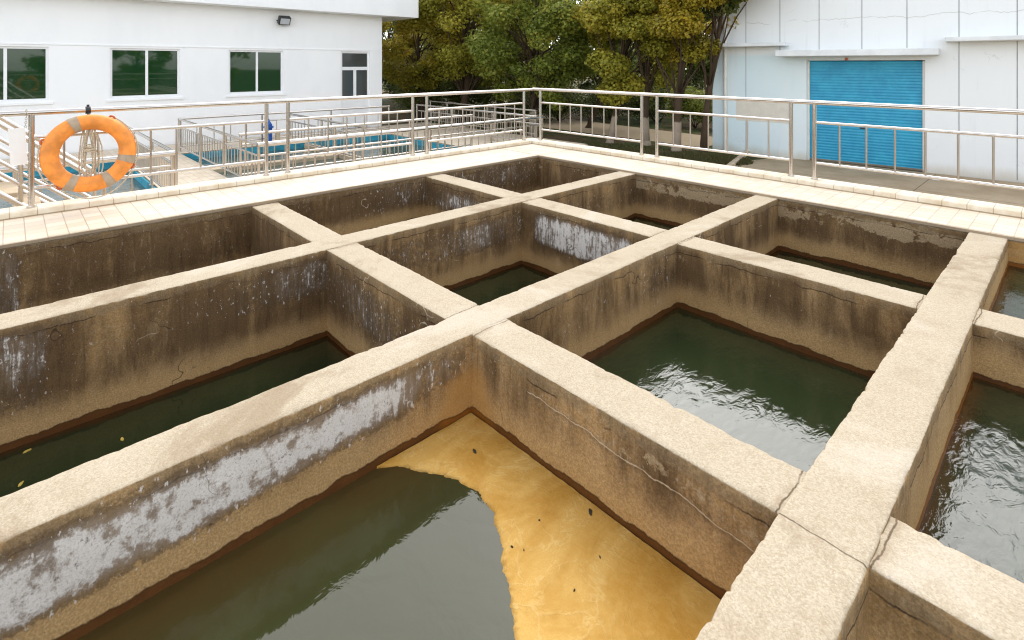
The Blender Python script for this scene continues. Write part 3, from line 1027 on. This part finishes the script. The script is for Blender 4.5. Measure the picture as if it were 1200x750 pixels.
pool_yard()
def far_rail(origin, direc, length, label, gap=2.0, zt=-.07, nb=6, rt=.032):
    posts, panels = [], []
    q = 0
    while q < length - .3:
        b = min(q + gap, length)
        panels.append((q, b, nb)); posts.append(q); q = b
    posts.append(length)
    return rail_run('pool_railing', origin, direc, posts, panels, (-.03, length + .03), DZ, zt, zt - .22, DZ + .14, label,
                    rt=rt, rp=.030, ru=.021, rb=.013, group='railings round the basins', nb=6)
far_rail((-11.0, -4.0), (0, 1), 6.1, 'steel railing on the near basin edge behind the orange ring', 2.03, rt=.05)
far_rail((-11.0, 3.55), (0, 1), 8.0, 'long steel railing on the near basin edge behind the left walkway', 2.0, nb=8, rt=.05)
far_rail((-11.0, 3.55), (-1, 0), 6.6, 'steel railing on the far side of the footbridge over the basins', 2.2, nb=9)
far_rail((-11.0, 2.15), (-1, 0), 6.6, 'closely barred steel railing on the near side of the footbridge', 2.2, nb=13)
far_rail((-17.75, 3.55), (0, 1), 6.8, 'thin steel railing along the white building under its door', 2.27, nb=4)
far_rail((-12.35, 6.45), (-1, 0), 4.8, 'steel railing across the concrete divider of the basin nearer the trees', 2.4, nb=9)
far_rail((-12.3, 3.6), (0, 1), 6.3, 'inner steel railing along the basin edge behind the long thick railed one', 2.1, zt=.0, nb=8)
far_rail((-11.0, 11.55), (-1, 0), 6.7, 'steel railing across the end of the basin in front of the trees', 2.2, nb=9)
far_rail((-12.7, 13.0), (-1, 0), 6.2, 'outermost steel railing beyond the basin next to the trees', 2.5, nb=9)

def stair(origin, label):
    root = empty('stair_railing', origin)
    tag(root, label, 'railing', 'inclined stair railings')
    sl = -.86
    y0, y1 = -1.7, .9
    for zr, nm, r in ((.95, 'handrail', .03), (.66, 'middle_rail', .024), (.36, 'lower_rail', .024), (.12, 'stringer', .035)):
        MB().tube([(0, y0, zr + sl * (y0 - y1)), (0, y1, zr)], r, 12).build(nm, M['steel'], root, True, 40)
    for q in (-1.5, -.7, .1, .9):
        zz = sl * (q - y1)
        MB().tube([(0, q, zz + .05 if q < .8 else 0), (0, q, zz + .95)], .024, 10).build('post', M['steel'], root, True, 40)
stair((-8.75, 0, DZ), 'inclined steel stair railing nearest the walkway behind the white plate')
stair((-9.8, 0, DZ), 'inclined steel stair railing farther back, before the white building')
m = MB()
for k in range(13):
    y = .9 - (k + 1) * .215
    m.box(-9.72, y, DZ + .19 * k + (.0 if k == 0 else .135), -8.83, y + .25, DZ + .19 * (k + 1), .006)
tag(m.build('stair_steps', M['tan_concrete'], origin=(-9.3, .9, DZ)), 'tan flight of steps between the inclined stair railings', 'stairs')
m = MB(); m.box(-9.75, -3.9, 1.39, -8.8, -1.9, 1.47, .01)
for px in (-9.65, -8.9):
    for py in (-3.8, -2.0): m.box(px - .06, py - .06, DZ, px + .06, py + .06, 1.389)
tag(m.build('stair_landing', M['tan_concrete'], origin=(-9.3, -2.9, DZ)), 'tan landing at the top of the flight of steps', 'landing')

def standpipe():
    p = (-17.55, 5.95, DZ)
    root = empty('standpipe', p)
    tag(root, 'blue standpipe valve standing on the basin edge by the white wall', 'standpipe')
    m = MB().tube([(0, 0, 0), (0, 0, .62)], .11, 16); m.tube([(0, 0, .0), (0, 0, .04)], .16, 16); m.tube([(0, 0, .5), (0, 0, .55)], .15, 16)
    m.build('pipe', M['blue_paint'], root, True, 40)
    m = MB().tube([(0, 0, .62), (0, 0, .70), (0, 0, .78)], .09, 14, r1=.02); m.build('cap', M['blue_paint'], root, True, 40)
    m = MB().tube([(.02, .28, 0), (.02, .28, .36)], .075, 12); m.tube([(.02, .28, .36), (.02, .28, .42)], .09, 12)
    m.build('drain_stub', M['tan_concrete'], root, True, 40)
standpipe()

# ------------------------------------------------------------------ white office building
def office():
    X = XFAC
    root = empty('office_building', (X, 2.0, DZ))
    tag(root, 'white plastered building with green tinted windows behind the basins', 'building')
    O = Vector((X, 2.0, DZ))
    yr, yl = 11.05, -9.0
    zt = 3.42
    holes = [(-3.25, -1.47, .50, 1.98, 'w'), (-.99, .79, .50, 1.98, 'w'), (2.15, 3.93, .50, 1.98, 'w'), (5.34, 7.12, .50, 1.98, 'w'), (9.30, 10.50, DZ, 2.0, 'd')]
    m = MB()
    # wall skin around the openings
    ys = sorted({yl, yr} | {h[0] for h in holes} | {h[1] for h in holes})
    th = .24
    for a, b in zip(ys[:-1], ys[1:]):
        h = [q for q in holes if q[0] <= a and q[1] >= b]
        if h:
            h = h[0]
            m.box(X - th, a, h[3], X, b, zt)
            if h[2] > DZ: m.box(X - th, a, DZ - .3, X, b, h[2])
        else:
            m.box(X - th, a, DZ - .3, X, b, zt)
    m.box(X - 9, yr - th, DZ - .3, X - th, yr, zt)
    m.box(X - 9, yl, DZ - .3, X - th, yl + th, zt)
    m.box(X - 9, yl + th, DZ - .3, X - 9 + th, yr - th, zt)
    loc = lambda mb: [tuple(Vector(v) - O) for v in mb.v]
    def part(mb, name, mat, par=root, **k):
        mb.v = loc(mb) if par is root or par is not None else mb.v
        return mb.build(name, mat, par, **k)
    part(m, 'wall', M['plaster'])
    m = MB(); m.box(X - 9.6, yl - .6, zt + .002, X + .62, yr + 1.35, 4.35, .01); part(m, 'roof', M['plaster'])
    m = MB(); m.box(X - 3.2, yl + .3, DZ, X - 3.1, yr - .3, zt - .05); part(m, 'back_wall', M['room_dark'])
    # string courses: thin raised bands at window head and sill
    m = MB()
    m.box(X + .001, yl, 2.04, X + .022, yr, 2.075); part(m, 'string_course', M['plaster'])
    for (a, b, z0, z1, kind) in holes:
        if kind == 'w':
            m = MB(); f = .06; xo = X - .06
            m.box(xo - .05, a, z0, xo, a + f, z1); m.box(xo - .05, b - f, z0, xo, b, z1)
            m.box(xo - .05, a + f, z0, xo, b - f, z0 + f); m.box(xo - .05, a + f, z1 - f, xo, b - f, z1)
            mid = (a + b) / 2 + .02
            m.box(xo - .045, mid - .035, z0 + f, xo - .004, mid + .035, z1 - f)
            fr = part(m, 'window', M['white_frame'])
            m = MB(); m.box(xo - .035, a + f, z0 + f, xo - .025, mid - .035, z1 - f); part(m, 'pane', M['glass'], fr)
            m = MB(); m.box(xo - .045, mid + .035, z0 + f, xo - .035, b - f, z1 - f); part(m, 'pane', M['glass'], fr)
            m = MB(); m.box(X + .001, a - .09, z0 - .10, X + .05, b + .09, z0 - .035, .008); part(m, 'sill', M['plaster'], fr)
        else:
            m = MB(); f = .07; xo = X - .06
            m.box(xo - .06, a, z0, xo, a + f, z1); m.box(xo - .06, b - f, z0, xo, b, z1)
            m.box(xo - .06, a + f, z1 - f, xo, b - f, z1); m.box(xo - .06, a + f, 1.27, xo, b - f, 1.40)
            mid = (a + b) / 2
            m.box(xo - .05, mid - .06, z0, xo - .01, mid + .06, 1.27)
            m.box(xo - .05, a + f, z0, xo - .01, mid - .06, .22); m.box(xo - .05, mid + .06, z0, xo - .01, b - f, .22)
            dr = part(m, 'door', M['white_frame'])
            for (p, q, u, v) in ((a + f, mid - .06, .22, 1.27), (mid + .06, b - f, .22, 1.27), (a + f, b - f, 1.40, z1 - f)):
                m = MB(); m.box(xo - .035, p, u, xo - .028, q, v); part(m, 'pane', M['glass_dark'], dr)
    # floodlight
    m = MB().box(X, 7.02, 2.98, X + .06, 7.14, 3.10, .01)
    m.tube([(X + .05, 6.88, 3.04), (X + .12, 6.88, 3.04)], .02, 8); m.tube([(X + .05, 7.28, 3.04), (X + .12, 7.28, 3.04)], .02, 8)
    m.box(X + .03, 6.88, 3.02, X + .05, 7.28, 3.06)
    b = MB().box(-.09, -.20, -.15, .09, .20, .15, .02)
    b.xform(Matrix.Translation((X + .20, 7.08, 3.05)) @ Matrix.Rotation(R(28), 4, 'Y'))
    m.add(b.v, b.f)
    fl = part(m, 'floodlight', M['black_plastic'])
    g = MB().box(.091, -.16, -.11, .097, .16, .11); g.xform(Matrix.Translation((X + .20, 7.08, 3.05)) @ Matrix.Rotation(R(28), 4, 'Y'))
    part(g, 'lens', M['lamp_glass'], fl)
office()

# ------------------------------------------------------------------ pale blue warehouse with the shutter
GZ = -1.35
def warehouse():
    root = empty('warehouse', (-4.5, 17.4, GZ), R(6))
    tag(root, 'pale blue plastered warehouse with a blue roller shutter', 'building')
    B = lambda: MB()
    zt = 8.5
    L, Rr = -3.91, 14.0
    s0, s1, sh = -1.12, 1.67, 2.96
    off = GZ
    m = B()
    m.box(L, 0, -.4, s0, .3, zt); m.box(s1, 0, -.4, Rr, .3, zt); m.box(s0, 0, sh, s1, .3, zt)
    m.box(L, .3, -.4, L + .3, 12, zt); m.box(Rr - .3, .3, -.4, Rr, 12, zt); m.box(L + .3, 11.7, -.4, Rr - .3, 12, zt)
    m.build('wall', M['warehouse'], root)
    m = B(); m.box(L - .3, -.3, zt + .002, Rr + .3, 12.3, zt + .3); m.build('roof', M['canopy_white'], root)
    # corrugated shutter
    n = 36
    vs, fs = [], []
    H = sh - .02
    for k in range(n * 4 + 1):
        z = H * k / (n * 4)
        dy = .007 * math.cos(2 * math.pi * k / 4)
        vs += [(s0 + .055, .17 + dy, z), (s1 - .055, .17 + dy, z)]
    for k in range(n * 4): fs.append((2 * k, 2 * k + 1, 2 * k + 3, 2 * k + 2))
    m = MB().add(vs, fs)
    sht = m.build('shutter', M['shutter'], root, True, 60)
    m = B(); m.box(s0 + .001, .10, 0, s0 + .055, .21, H); m.build('guide', M['pipe_pvc'], sht)
    m = B(); m.box(s1 - .055, .10, 0, s1 - .001, .21, H); m.build('guide', M['pipe_pvc'], sht)
    m = B(); m.box(s0 + .056, .15, .0, s1 - .056, .19, .06); m.build('bottom_bar', M['steel_thin'], sht)
    m = B()
    m.box(.2, .14, 1.02, .32, .155, 1.06); m.build('handle', M['black_plastic'], sht)
    # canopies
    for (a, b, z, d) in ((-4.55, -1.58, 3.40, .55), (2.10, 8.5, 3.42, .55)):
        m = B(); m.box(a, -d, z, b, -.001, z + .11, .012); m.build('canopy', M['canopy_white'], root)
    m = B(); m.box(-1.80, -.75, 3.08, 1.98, -.001, 3.26, .015); m.build('canopy', M['canopy_white'], root)
    # panel joints, narrow raised cover strips (dark)
    for q in (-2.85, -1.85, -.79, .27, 1.29, 2.36, 3.44, 4.6, 5.8):
        m = B(); m.box(q - .009, -.004, (3.28 if -1.9 < q < 2.0 else .05), q + .009, -.0005, zt - .1); m.build('joint', M['joint_grey'], root)
    m = B(); m.box(-3.15, -.006, 1.05, -1.60, -.001, 1.72); m.build('painted_patch', M['patch_paint'], root)
    m = B().tube([(-3.47, -.08, .0), (-3.47, -.08, 4.6)], .048, 12)
    for z in (.6, 1.9, 3.2): m.tube([(-3.47, -.08, z), (-3.47, -.08, z + .05)], .056, 12)
    m.build('downpipe', M['pipe_pvc'], root, True, 40)
    m = B().tube([(-.1, -.02, 3.00), (-.1, -.05, 3.00)], .04, 10); m.build('alarm_button', M['red_fitting'], root, True, 40)
warehouse()

# ------------------------------------------------------------------ ground, yard, path
def ground():
    n = 40
    S = 260
    o = MB().add([(-S, -S, GZ - .004), (S, -S, GZ - .004), (S, S, GZ - .004), (-S, S, GZ - .004)], [(0, 1, 2, 3)])
    # leave the tank and basin area out: the sheet lies below them
    o.build('ground', M['ground'])
    bpy.data.objects['ground']['kind'] = 'structure'
ground()
# concrete yard in front of the warehouse
m = MB().add([(-6.1, 7.34, GZ + .004), (22, 7.34, GZ + .004), (22, 19.5, GZ + .004), (-6.3, 17.3, GZ + .004), (-7.0, 15.2, GZ + .004)], [(0, 1, 2, 3, 4)])
tag(m.build('yard', M['yard']), kind='structure')
m = MB().add([(-22, 17.8, GZ + .002), (-9.0, 17.3, GZ + .002), (-8.6, 20.0, GZ + .002), (-24, 22.0, GZ + .002)], [(0, 1, 2, 3)])
tag(m.build('path', M['path']), kind='structure')
m = MB(); m.box(-7.1, 11.0, GZ, -6.95, 15.6, GZ + .10, .01)
mm = MB(); mm.box(-.075, -2.4, 0, .075, 2.4, .10, .01)
tag(mm.build('edging', M['tan_concrete']), 'low brick edging between the grass strip and the concrete yard', 'edging')
e = bpy.data.objects['edging']; e.location = (-6.75, 14.9, GZ); e.rotation_euler = (0, 0, R(14))
x, y = onz(1097, 211, GZ)
flat_bit('paper_scrap', x, y, GZ + .006, .10, 'white_card', 91, 'white paper scrap lying on the concrete yard', 'litter')

def grass_patch(name, cx, cy, rx, ry, n, h, seed, rot=0):
    rr = random.Random(seed)
    vs, fs, tone = [], [], []
    for k in range(n):
        a, q = rr.random() * 6.283, math.sqrt(rr.random())
        x, y = rx * q * math.cos(a), ry * q * math.sin(a)
        x, y = x * math.cos(rot) - y * math.sin(rot) + cx, x * math.sin(rot) + y * math.cos(rot) + cy
        hh = h * (.4 + .8 * rr.random()) * (1.1 - .6 * q)
        d = rr.random() * 6.283
        w = .012
        lx, ly = rr.uniform(-.5, .5) * hh, rr.uniform(-.5, .5) * hh
        i = len(vs)
        vs += [(x - w * math.cos(d), y - w * math.sin(d), GZ), (x + w * math.cos(d), y + w * math.sin(d), GZ), (x + lx, y + ly, GZ + hh)]
        fs.append((i, i + 1, i + 2))
        t = rr.random()
        tone += [t, t, t]
    o = MB().add(vs, fs).build(name, M['grass'])
    at_ = o.data.attributes.new('tone', 'FLOAT', 'POINT'); at_.data.foreach_set('value', np.array(tone, np.float32))
    tag(o, kind='stuff')
    return o
o = grass_patch('grass', -7.75, 15.3, 1.3, .9, 9000, .16, 3, R(10)); tag(o, 'low dry grass at the foot of the warehouse corner', 'grass')
o = grass_patch('grass', -10.5, 13.6, 4.2, 2.4, 16000, .10, 4, R(20)); tag(o, 'short dark grass under the trees', 'grass')

# ------------------------------------------------------------------ trees
def leaf_cloud(centers, radii, tones, n, size, seed, flat=.75):
    rng_ = np.random.default_rng(seed)
    centers = np.asarray(centers, float); radii = np.asarray(radii, float); tones = np.asarray(tones, float)
    w = radii ** 2.2; w /= w.sum()
    ci = rng_.choice(len(centers), n, p=w)
    d = rng_.normal(size=(n, 3)); d /= np.linalg.norm(d, axis=1)[:, None]
    q = rng_.random(n) ** .45
    p = centers[ci] + d * (radii[ci] * q)[:, None] * np.array([1, 1, flat])
    nrm = d + rng_.normal(size=(n, 3)) * .7 + np.array([0, 0, .95])
    nrm /= np.linalg.norm(nrm, axis=1)[:, None]
    a = np.cross(nrm, rng_.normal(size=(n, 3))); a /= np.linalg.norm(a, axis=1)[:, None]
    b = np.cross(nrm, a)
    s = size * (.45 + 1.0 * rng_.random(n) ** 1.5)[:, None]
    L, W = a * s, b * s * .42
    fold = nrm * s * .12
    v = np.empty((n, 4, 3))
    v[:, 0] = p - L * .5; v[:, 1] = p + W + fold; v[:, 2] = p + L * .5; v[:, 3] = p - W + fold
    tone = np.clip(tones[ci] + rng_.normal(size=n) * .16, 0, 1)
    return v.reshape(-1, 3), np.repeat(tone, 4)
def leaf_object(name, v, tone, mat, parent=None):
    me = bpy.data.meshes.new(name)
    n = len(v) // 4
    me.vertices.add(len(v)); me.vertices.foreach_set('co', v.astype(np.float32).ravel())
    me.loops.add(n * 4); me.loops.foreach_set('vertex_index', np.arange(n * 4, dtype=np.int32))
    me.polygons.add(n); me.polygons.foreach_set('loop_start', np.arange(0, n * 4, 4, dtype=np.int32))
    me.polygons.foreach_set('loop_total', np.full(n, 4, np.int32))
    me.update(calc_edges=True)
    at_ = me.attributes.new('tone', 'FLOAT', 'POINT'); at_.data.foreach_set('value', tone.astype(np.float32))
    me.materials.append(M[mat])
    o = bpy.data.objects.new(name, me); C.objects.link(o)
    if parent is not None: o.parent = parent
    return o
def tree(loc, label, h, crown_z, rx, rz, mat, nleaf, size, seed, trunk_r=.15, bark='bark', lean=(0, 0), nclump=26, tone_bias=0.0, category='tree', group='trees behind the tank'):
    rr = random.Random(seed)
    root = empty('tree', loc)
    tag(root, label, category, group)
    cc = Vector((lean[0], lean[1], crown_z))
    cents, rads, tones = [], [], []
    nclump = int(nclump * 1.5)
    for k in range(nclump):
        while True:
            q = Vector((rr.uniform(-1, 1), rr.uniform(-1, 1), rr.uniform(-1, 1)))
            if .25 < q.length < 1: break
        q = q.normalized() * (q.length ** .5) * (rr.uniform(1.0, 1.22) if k % 3 == 0 else 1.0)
        c = cc + Vector((q.x * rx * .86, q.y * rx * .86, q.z * rz * .86))
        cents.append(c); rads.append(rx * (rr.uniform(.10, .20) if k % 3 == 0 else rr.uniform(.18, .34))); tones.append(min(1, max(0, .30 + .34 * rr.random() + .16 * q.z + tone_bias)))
    m = MB()
    top = cc + Vector((0, 0, rz * .25))
    base = [Vector((0, 0, -.1))]
    steps = 9
    trunk = []
    for i in range(steps + 1):
        f = i / steps
        p = Vector((lean[0] * f ** 1.4, lean[1] * f ** 1.4, -.1)).lerp(Vector((top.x, top.y, top.z)), f)
        p.x += .06 * math.sin(f * 6 + seed); p.y += .06 * math.cos(f * 5 + seed)
        trunk.append(p)
    m.tube(trunk, trunk_r, 12, r1=trunk_r * .22)
    m.tube([trunk[0], Vector(trunk[0]).lerp(trunk[1], .4)], trunk_r * 1.35, 12, r1=trunk_r)
    for k in range(nclump):
        c = cents[k]
        if rr.random() < .75:
            j = rr.randint(2, steps - 1)
            a = trunk[j]
            if a.z > c.z + .3: a = trunk[max(1, j - 3)]
            mid = a.lerp(c, .5) + Vector((rr.uniform(-.2, .2), rr.uniform(-.2, .2), rr.uniform(-.05, .25)))
            pts = [a, a.lerp(mid, .55) + Vector((0, 0, .05)), mid, mid.lerp(c, .6), c]
            m.tube(pts, trunk_r * .27, 7, r1=trunk_r * .05)
    m.build('trunk', M[bark], root, True)
    v, t = leaf_cloud(cents, rads, tones, nleaf, size, seed)
    leaf_object('crown', v, t, mat, root)
    return root
def T(px, depth, label, **k):
    return tree(at(px, depth, GZ), label, **k)
T(712, 19.5, 'bright olive tree with a full rounded crown left of the warehouse', h=7, crown_z=4.1, rx=2.1, rz=2.9, mat='leaf_olive', nleaf=42000, size=.115, seed=1, trunk_r=.13, bark='bark_limed', lean=(.55, .6), nclump=44, tone_bias=.14)
T(791, 17.6, 'tall tree with whitewashed trunk and yellowing leaves beside the warehouse', h=8, crown_z=4.9, rx=2.1, rz=2.2, mat='leaf_yellow', nleaf=30000, size=.115, seed=2, trunk_r=.16, bark='bark_limed', lean=(.15, .5), nclump=26, tone_bias=.05)
T(758, 19.0, 'tree with a straight brown trunk behind the right railing', h=8, crown_z=4.8, rx=1.5, rz=1.9, mat='leaf_olive', nleaf=18000, size=.115, seed=3, trunk_r=.16, bark='bark_limed', nclump=24, tone_bias=.1)
T(626, 21.5, 'dark green broad tree directly behind the railing corner', h=8, crown_z=3.9, rx=2.6, rz=3.3, mat='leaf_green', nleaf=46000, size=.115, seed=4, trunk_r=.17, bark='bark_limed', nclump=48, tone_bias=.10)
T(540, 25, 'olive tree with dark forking branches right of the white building', h=9, crown_z=5.0, rx=3.3, rz=3.2, mat='leaf_olive', nleaf=46000, size=.12, seed=5, trunk_r=.20, lean=(.3, .3), nclump=46, tone_bias=.10)
T(492, 26.0, 'yellow green tree close to the white building corner', h=8, crown_z=4.4, rx=2.4, rz=3.0, mat='leaf_yellow', nleaf=34000, size=.115, seed=6, trunk_r=.16, nclump=36, tone_bias=-.04)
T(585, 28, 'yellow tinged tree standing behind the olive tree in the middle', h=9, crown_z=5.6, rx=3.0, rz=3.0, mat='leaf_yellow', nleaf=30000, size=.125, seed=7, trunk_r=.2, nclump=34, tone_bias=-.08)
T(510, 30, 'low deep green tree behind the basin railings', h=6, crown_z=2.7, rx=3.0, rz=2.6, mat='leaf_green', nleaf=26000, size=.125, seed=8, trunk_r=.14, nclump=30, tone_bias=.05)
T(824, 17.2, 'tree with a dark trunk and dark leaves reaching over the warehouse corner', h=9, crown_z=5.9, rx=2.0, rz=1.8, mat='leaf_dark', nleaf=24000, size=.11, seed=9, trunk_r=.125, lean=(.55, .1), nclump=26, tone_bias=.15)
T(690, 24, 'leaning slim tree behind the right railing', h=7, crown_z=3.8, rx=2.0, rz=2.3, mat='leaf_green', nleaf=20000, size=.115, seed=11, trunk_r=.13, lean=(.8, .6), nclump=26, tone_bias=.0)
# far rows close off the sky
far_lab = ['far dark tree showing behind the white building roof end', 'far olive tree behind the basin railings', 'far green tree behind the olive tree in the middle', 'far dark tree behind the broad green tree',
           'far green tree behind the bright olive tree', 'far dark tree behind the whitewashed trunk', 'far dark tree behind the warehouse corner', 'farthest tree seen through the gap by the white building', 'farthest tree seen through the gap by the warehouse corner']
for k, (px, d) in enumerate([(440, 36), (505, 40), (570, 36), (640, 34), (705, 35), (775, 33), (845, 33), (468, 44), (808, 42)]):
    T(px, d, far_lab[k], h=10, crown_z=5.6, rx=3.8, rz=5.6, mat='leaf_dark' if k % 2 == 0 else 'leaf_green', nleaf=26000, size=.17, seed=20 + k, trunk_r=.2, nclump=42)
def shrub(px, d, label, r, h, mat, seed, n=5000):
    root = empty('shrub', at(px, d, GZ))
    tag(root, label, 'shrub', 'shrubs under the trees')
    rr = random.Random(seed)
    cents = [Vector((rr.uniform(-.7, .7) * r, rr.uniform(-.7, .7) * r, h * rr.uniform(.3, .8))) for _ in range(9)]
    m = MB()
    for c in cents: m.tube([(0, 0, -.05), c * .5 + Vector((0, 0, .05)), c], .02, 6, r1=.006)
    m.build('stems', M['bark'], root, True)
    v, t = leaf_cloud(cents, [r * rr.uniform(.35, .55) for _ in cents], [.3 + .4 * rr.random() for _ in cents], n, .1, seed)
    v[:, 2] = np.maximum(v[:, 2], .01)
    leaf_object('foliage', v, t, mat, root)
for k, (px, d, r, h, mt, lb) in enumerate([(815, 24, 1.2, 1.9, 'leaf_green', 'dark shrub between the whitewashed trunk and the warehouse'), (770, 26, 1.6, 2.0, 'leaf_dark', 'dark shrub behind the straight brown trunk'),
                                          (715, 28, 1.8, 1.5, 'leaf_dark', 'low shrub beyond the dirt path'), (655, 27, 1.8, 1.7, 'leaf_dark', 'low shrub behind the railing corner'),
                                          (600, 27, 1.8, 2.0, 'leaf_dark', 'wide shrub behind the basin end railing'), (545, 29, 2.0, 2.2, 'leaf_dark', 'wide shrub under the forking olive tree'),
                                          (490, 27, 1.8, 2.4, 'leaf_dark', 'tall shrub close to the white building')]):
    shrub(px, d, lb, r, h, mt, 70 + k, 7000)
# trees across the yard that the office windows mirror
for k, (x, y) in enumerate([(26, 3), (27, 9.5), (25, 16)]):
    tree((x, y, GZ), ['green tree across the yard mirrored in the office windows, southernmost', 'green tree across the yard mirrored in the office windows, middle one', 'green tree across the yard mirrored in the office windows, nearest the warehouse'][k],
         h=9, crown_z=4.6, rx=3.4, rz=4.4, mat='leaf_olive', nleaf=6000, size=.30, seed=50 + k, trunk_r=.2, nclump=30, tone_bias=.1, group='trees across the yard')

# ------------------------------------------------------------------ light, sky, camera
scene = bpy.context.scene
w = bpy.data.worlds.new('World'); scene.world = w; w.use_nodes = True
nt = w.node_tree
bg = nt.nodes['Background']
sky = nt.nodes.new('ShaderNodeTexSky'); sky.sky_type = 'NISHITA'
SUN_EL, SUN_AZ = 46, -36
sky.sun_disc = False; sky.sun_elevation = R(SUN_EL); sky.sun_rotation = R(SUN_AZ)
sky.air_density = 1.0; sky.dust_density = 0.6; sky.ozone_density = 1.0
hs = nt.nodes.new('ShaderNodeHueSaturation'); hs.inputs['Saturation'].default_value = .22
nt.links.new(sky.outputs[0], hs.inputs['Color']); nt.links.new(hs.outputs[0], bg.inputs[0])
bg.inputs[1].default_value = .15
sd = bpy.data.lights.new('sun', 'SUN'); sd.energy = 0.92; sd.angle = R(64); sd.color = (1, .94, .84)
so = bpy.data.objects.new('sun', sd); C.objects.link(so)
az = R(SUN_AZ)
dirv = Vector((math.sin(az) * math.cos(R(SUN_EL)), math.cos(az) * math.cos(R(SUN_EL)), math.sin(R(SUN_EL))))
so.rotation_euler = dirv.to_track_quat('Z', 'Y').to_euler()
so.location = dirv * 40

cam = bpy.data.cameras.new('camera'); cam.sensor_width = 36; cam.lens = 36 * F_PX / 1200
cam.shift_y = -(375 - 75.33) / 1200
cam.clip_end = 600; cam.clip_start = .05
co = bpy.data.objects.new('camera', cam); C.objects.link(co)
co.location = (0, 0, CAM_H); co.rotation_euler = (R(90), 0, YAW)
scene.camera = co
scene.view_settings.view_transform = 'Standard'
scene.view_settings.look = 'None'
scene.view_settings.exposure = 1.64
scene.view_settings.gamma = 1
scene.cycles.use_denoising = True
scene.cycles.max_bounces = 6
scene.cycles.pixel_filter_type = 'BLACKMAN_HARRIS'
scene.cycles.filter_width = 1.15
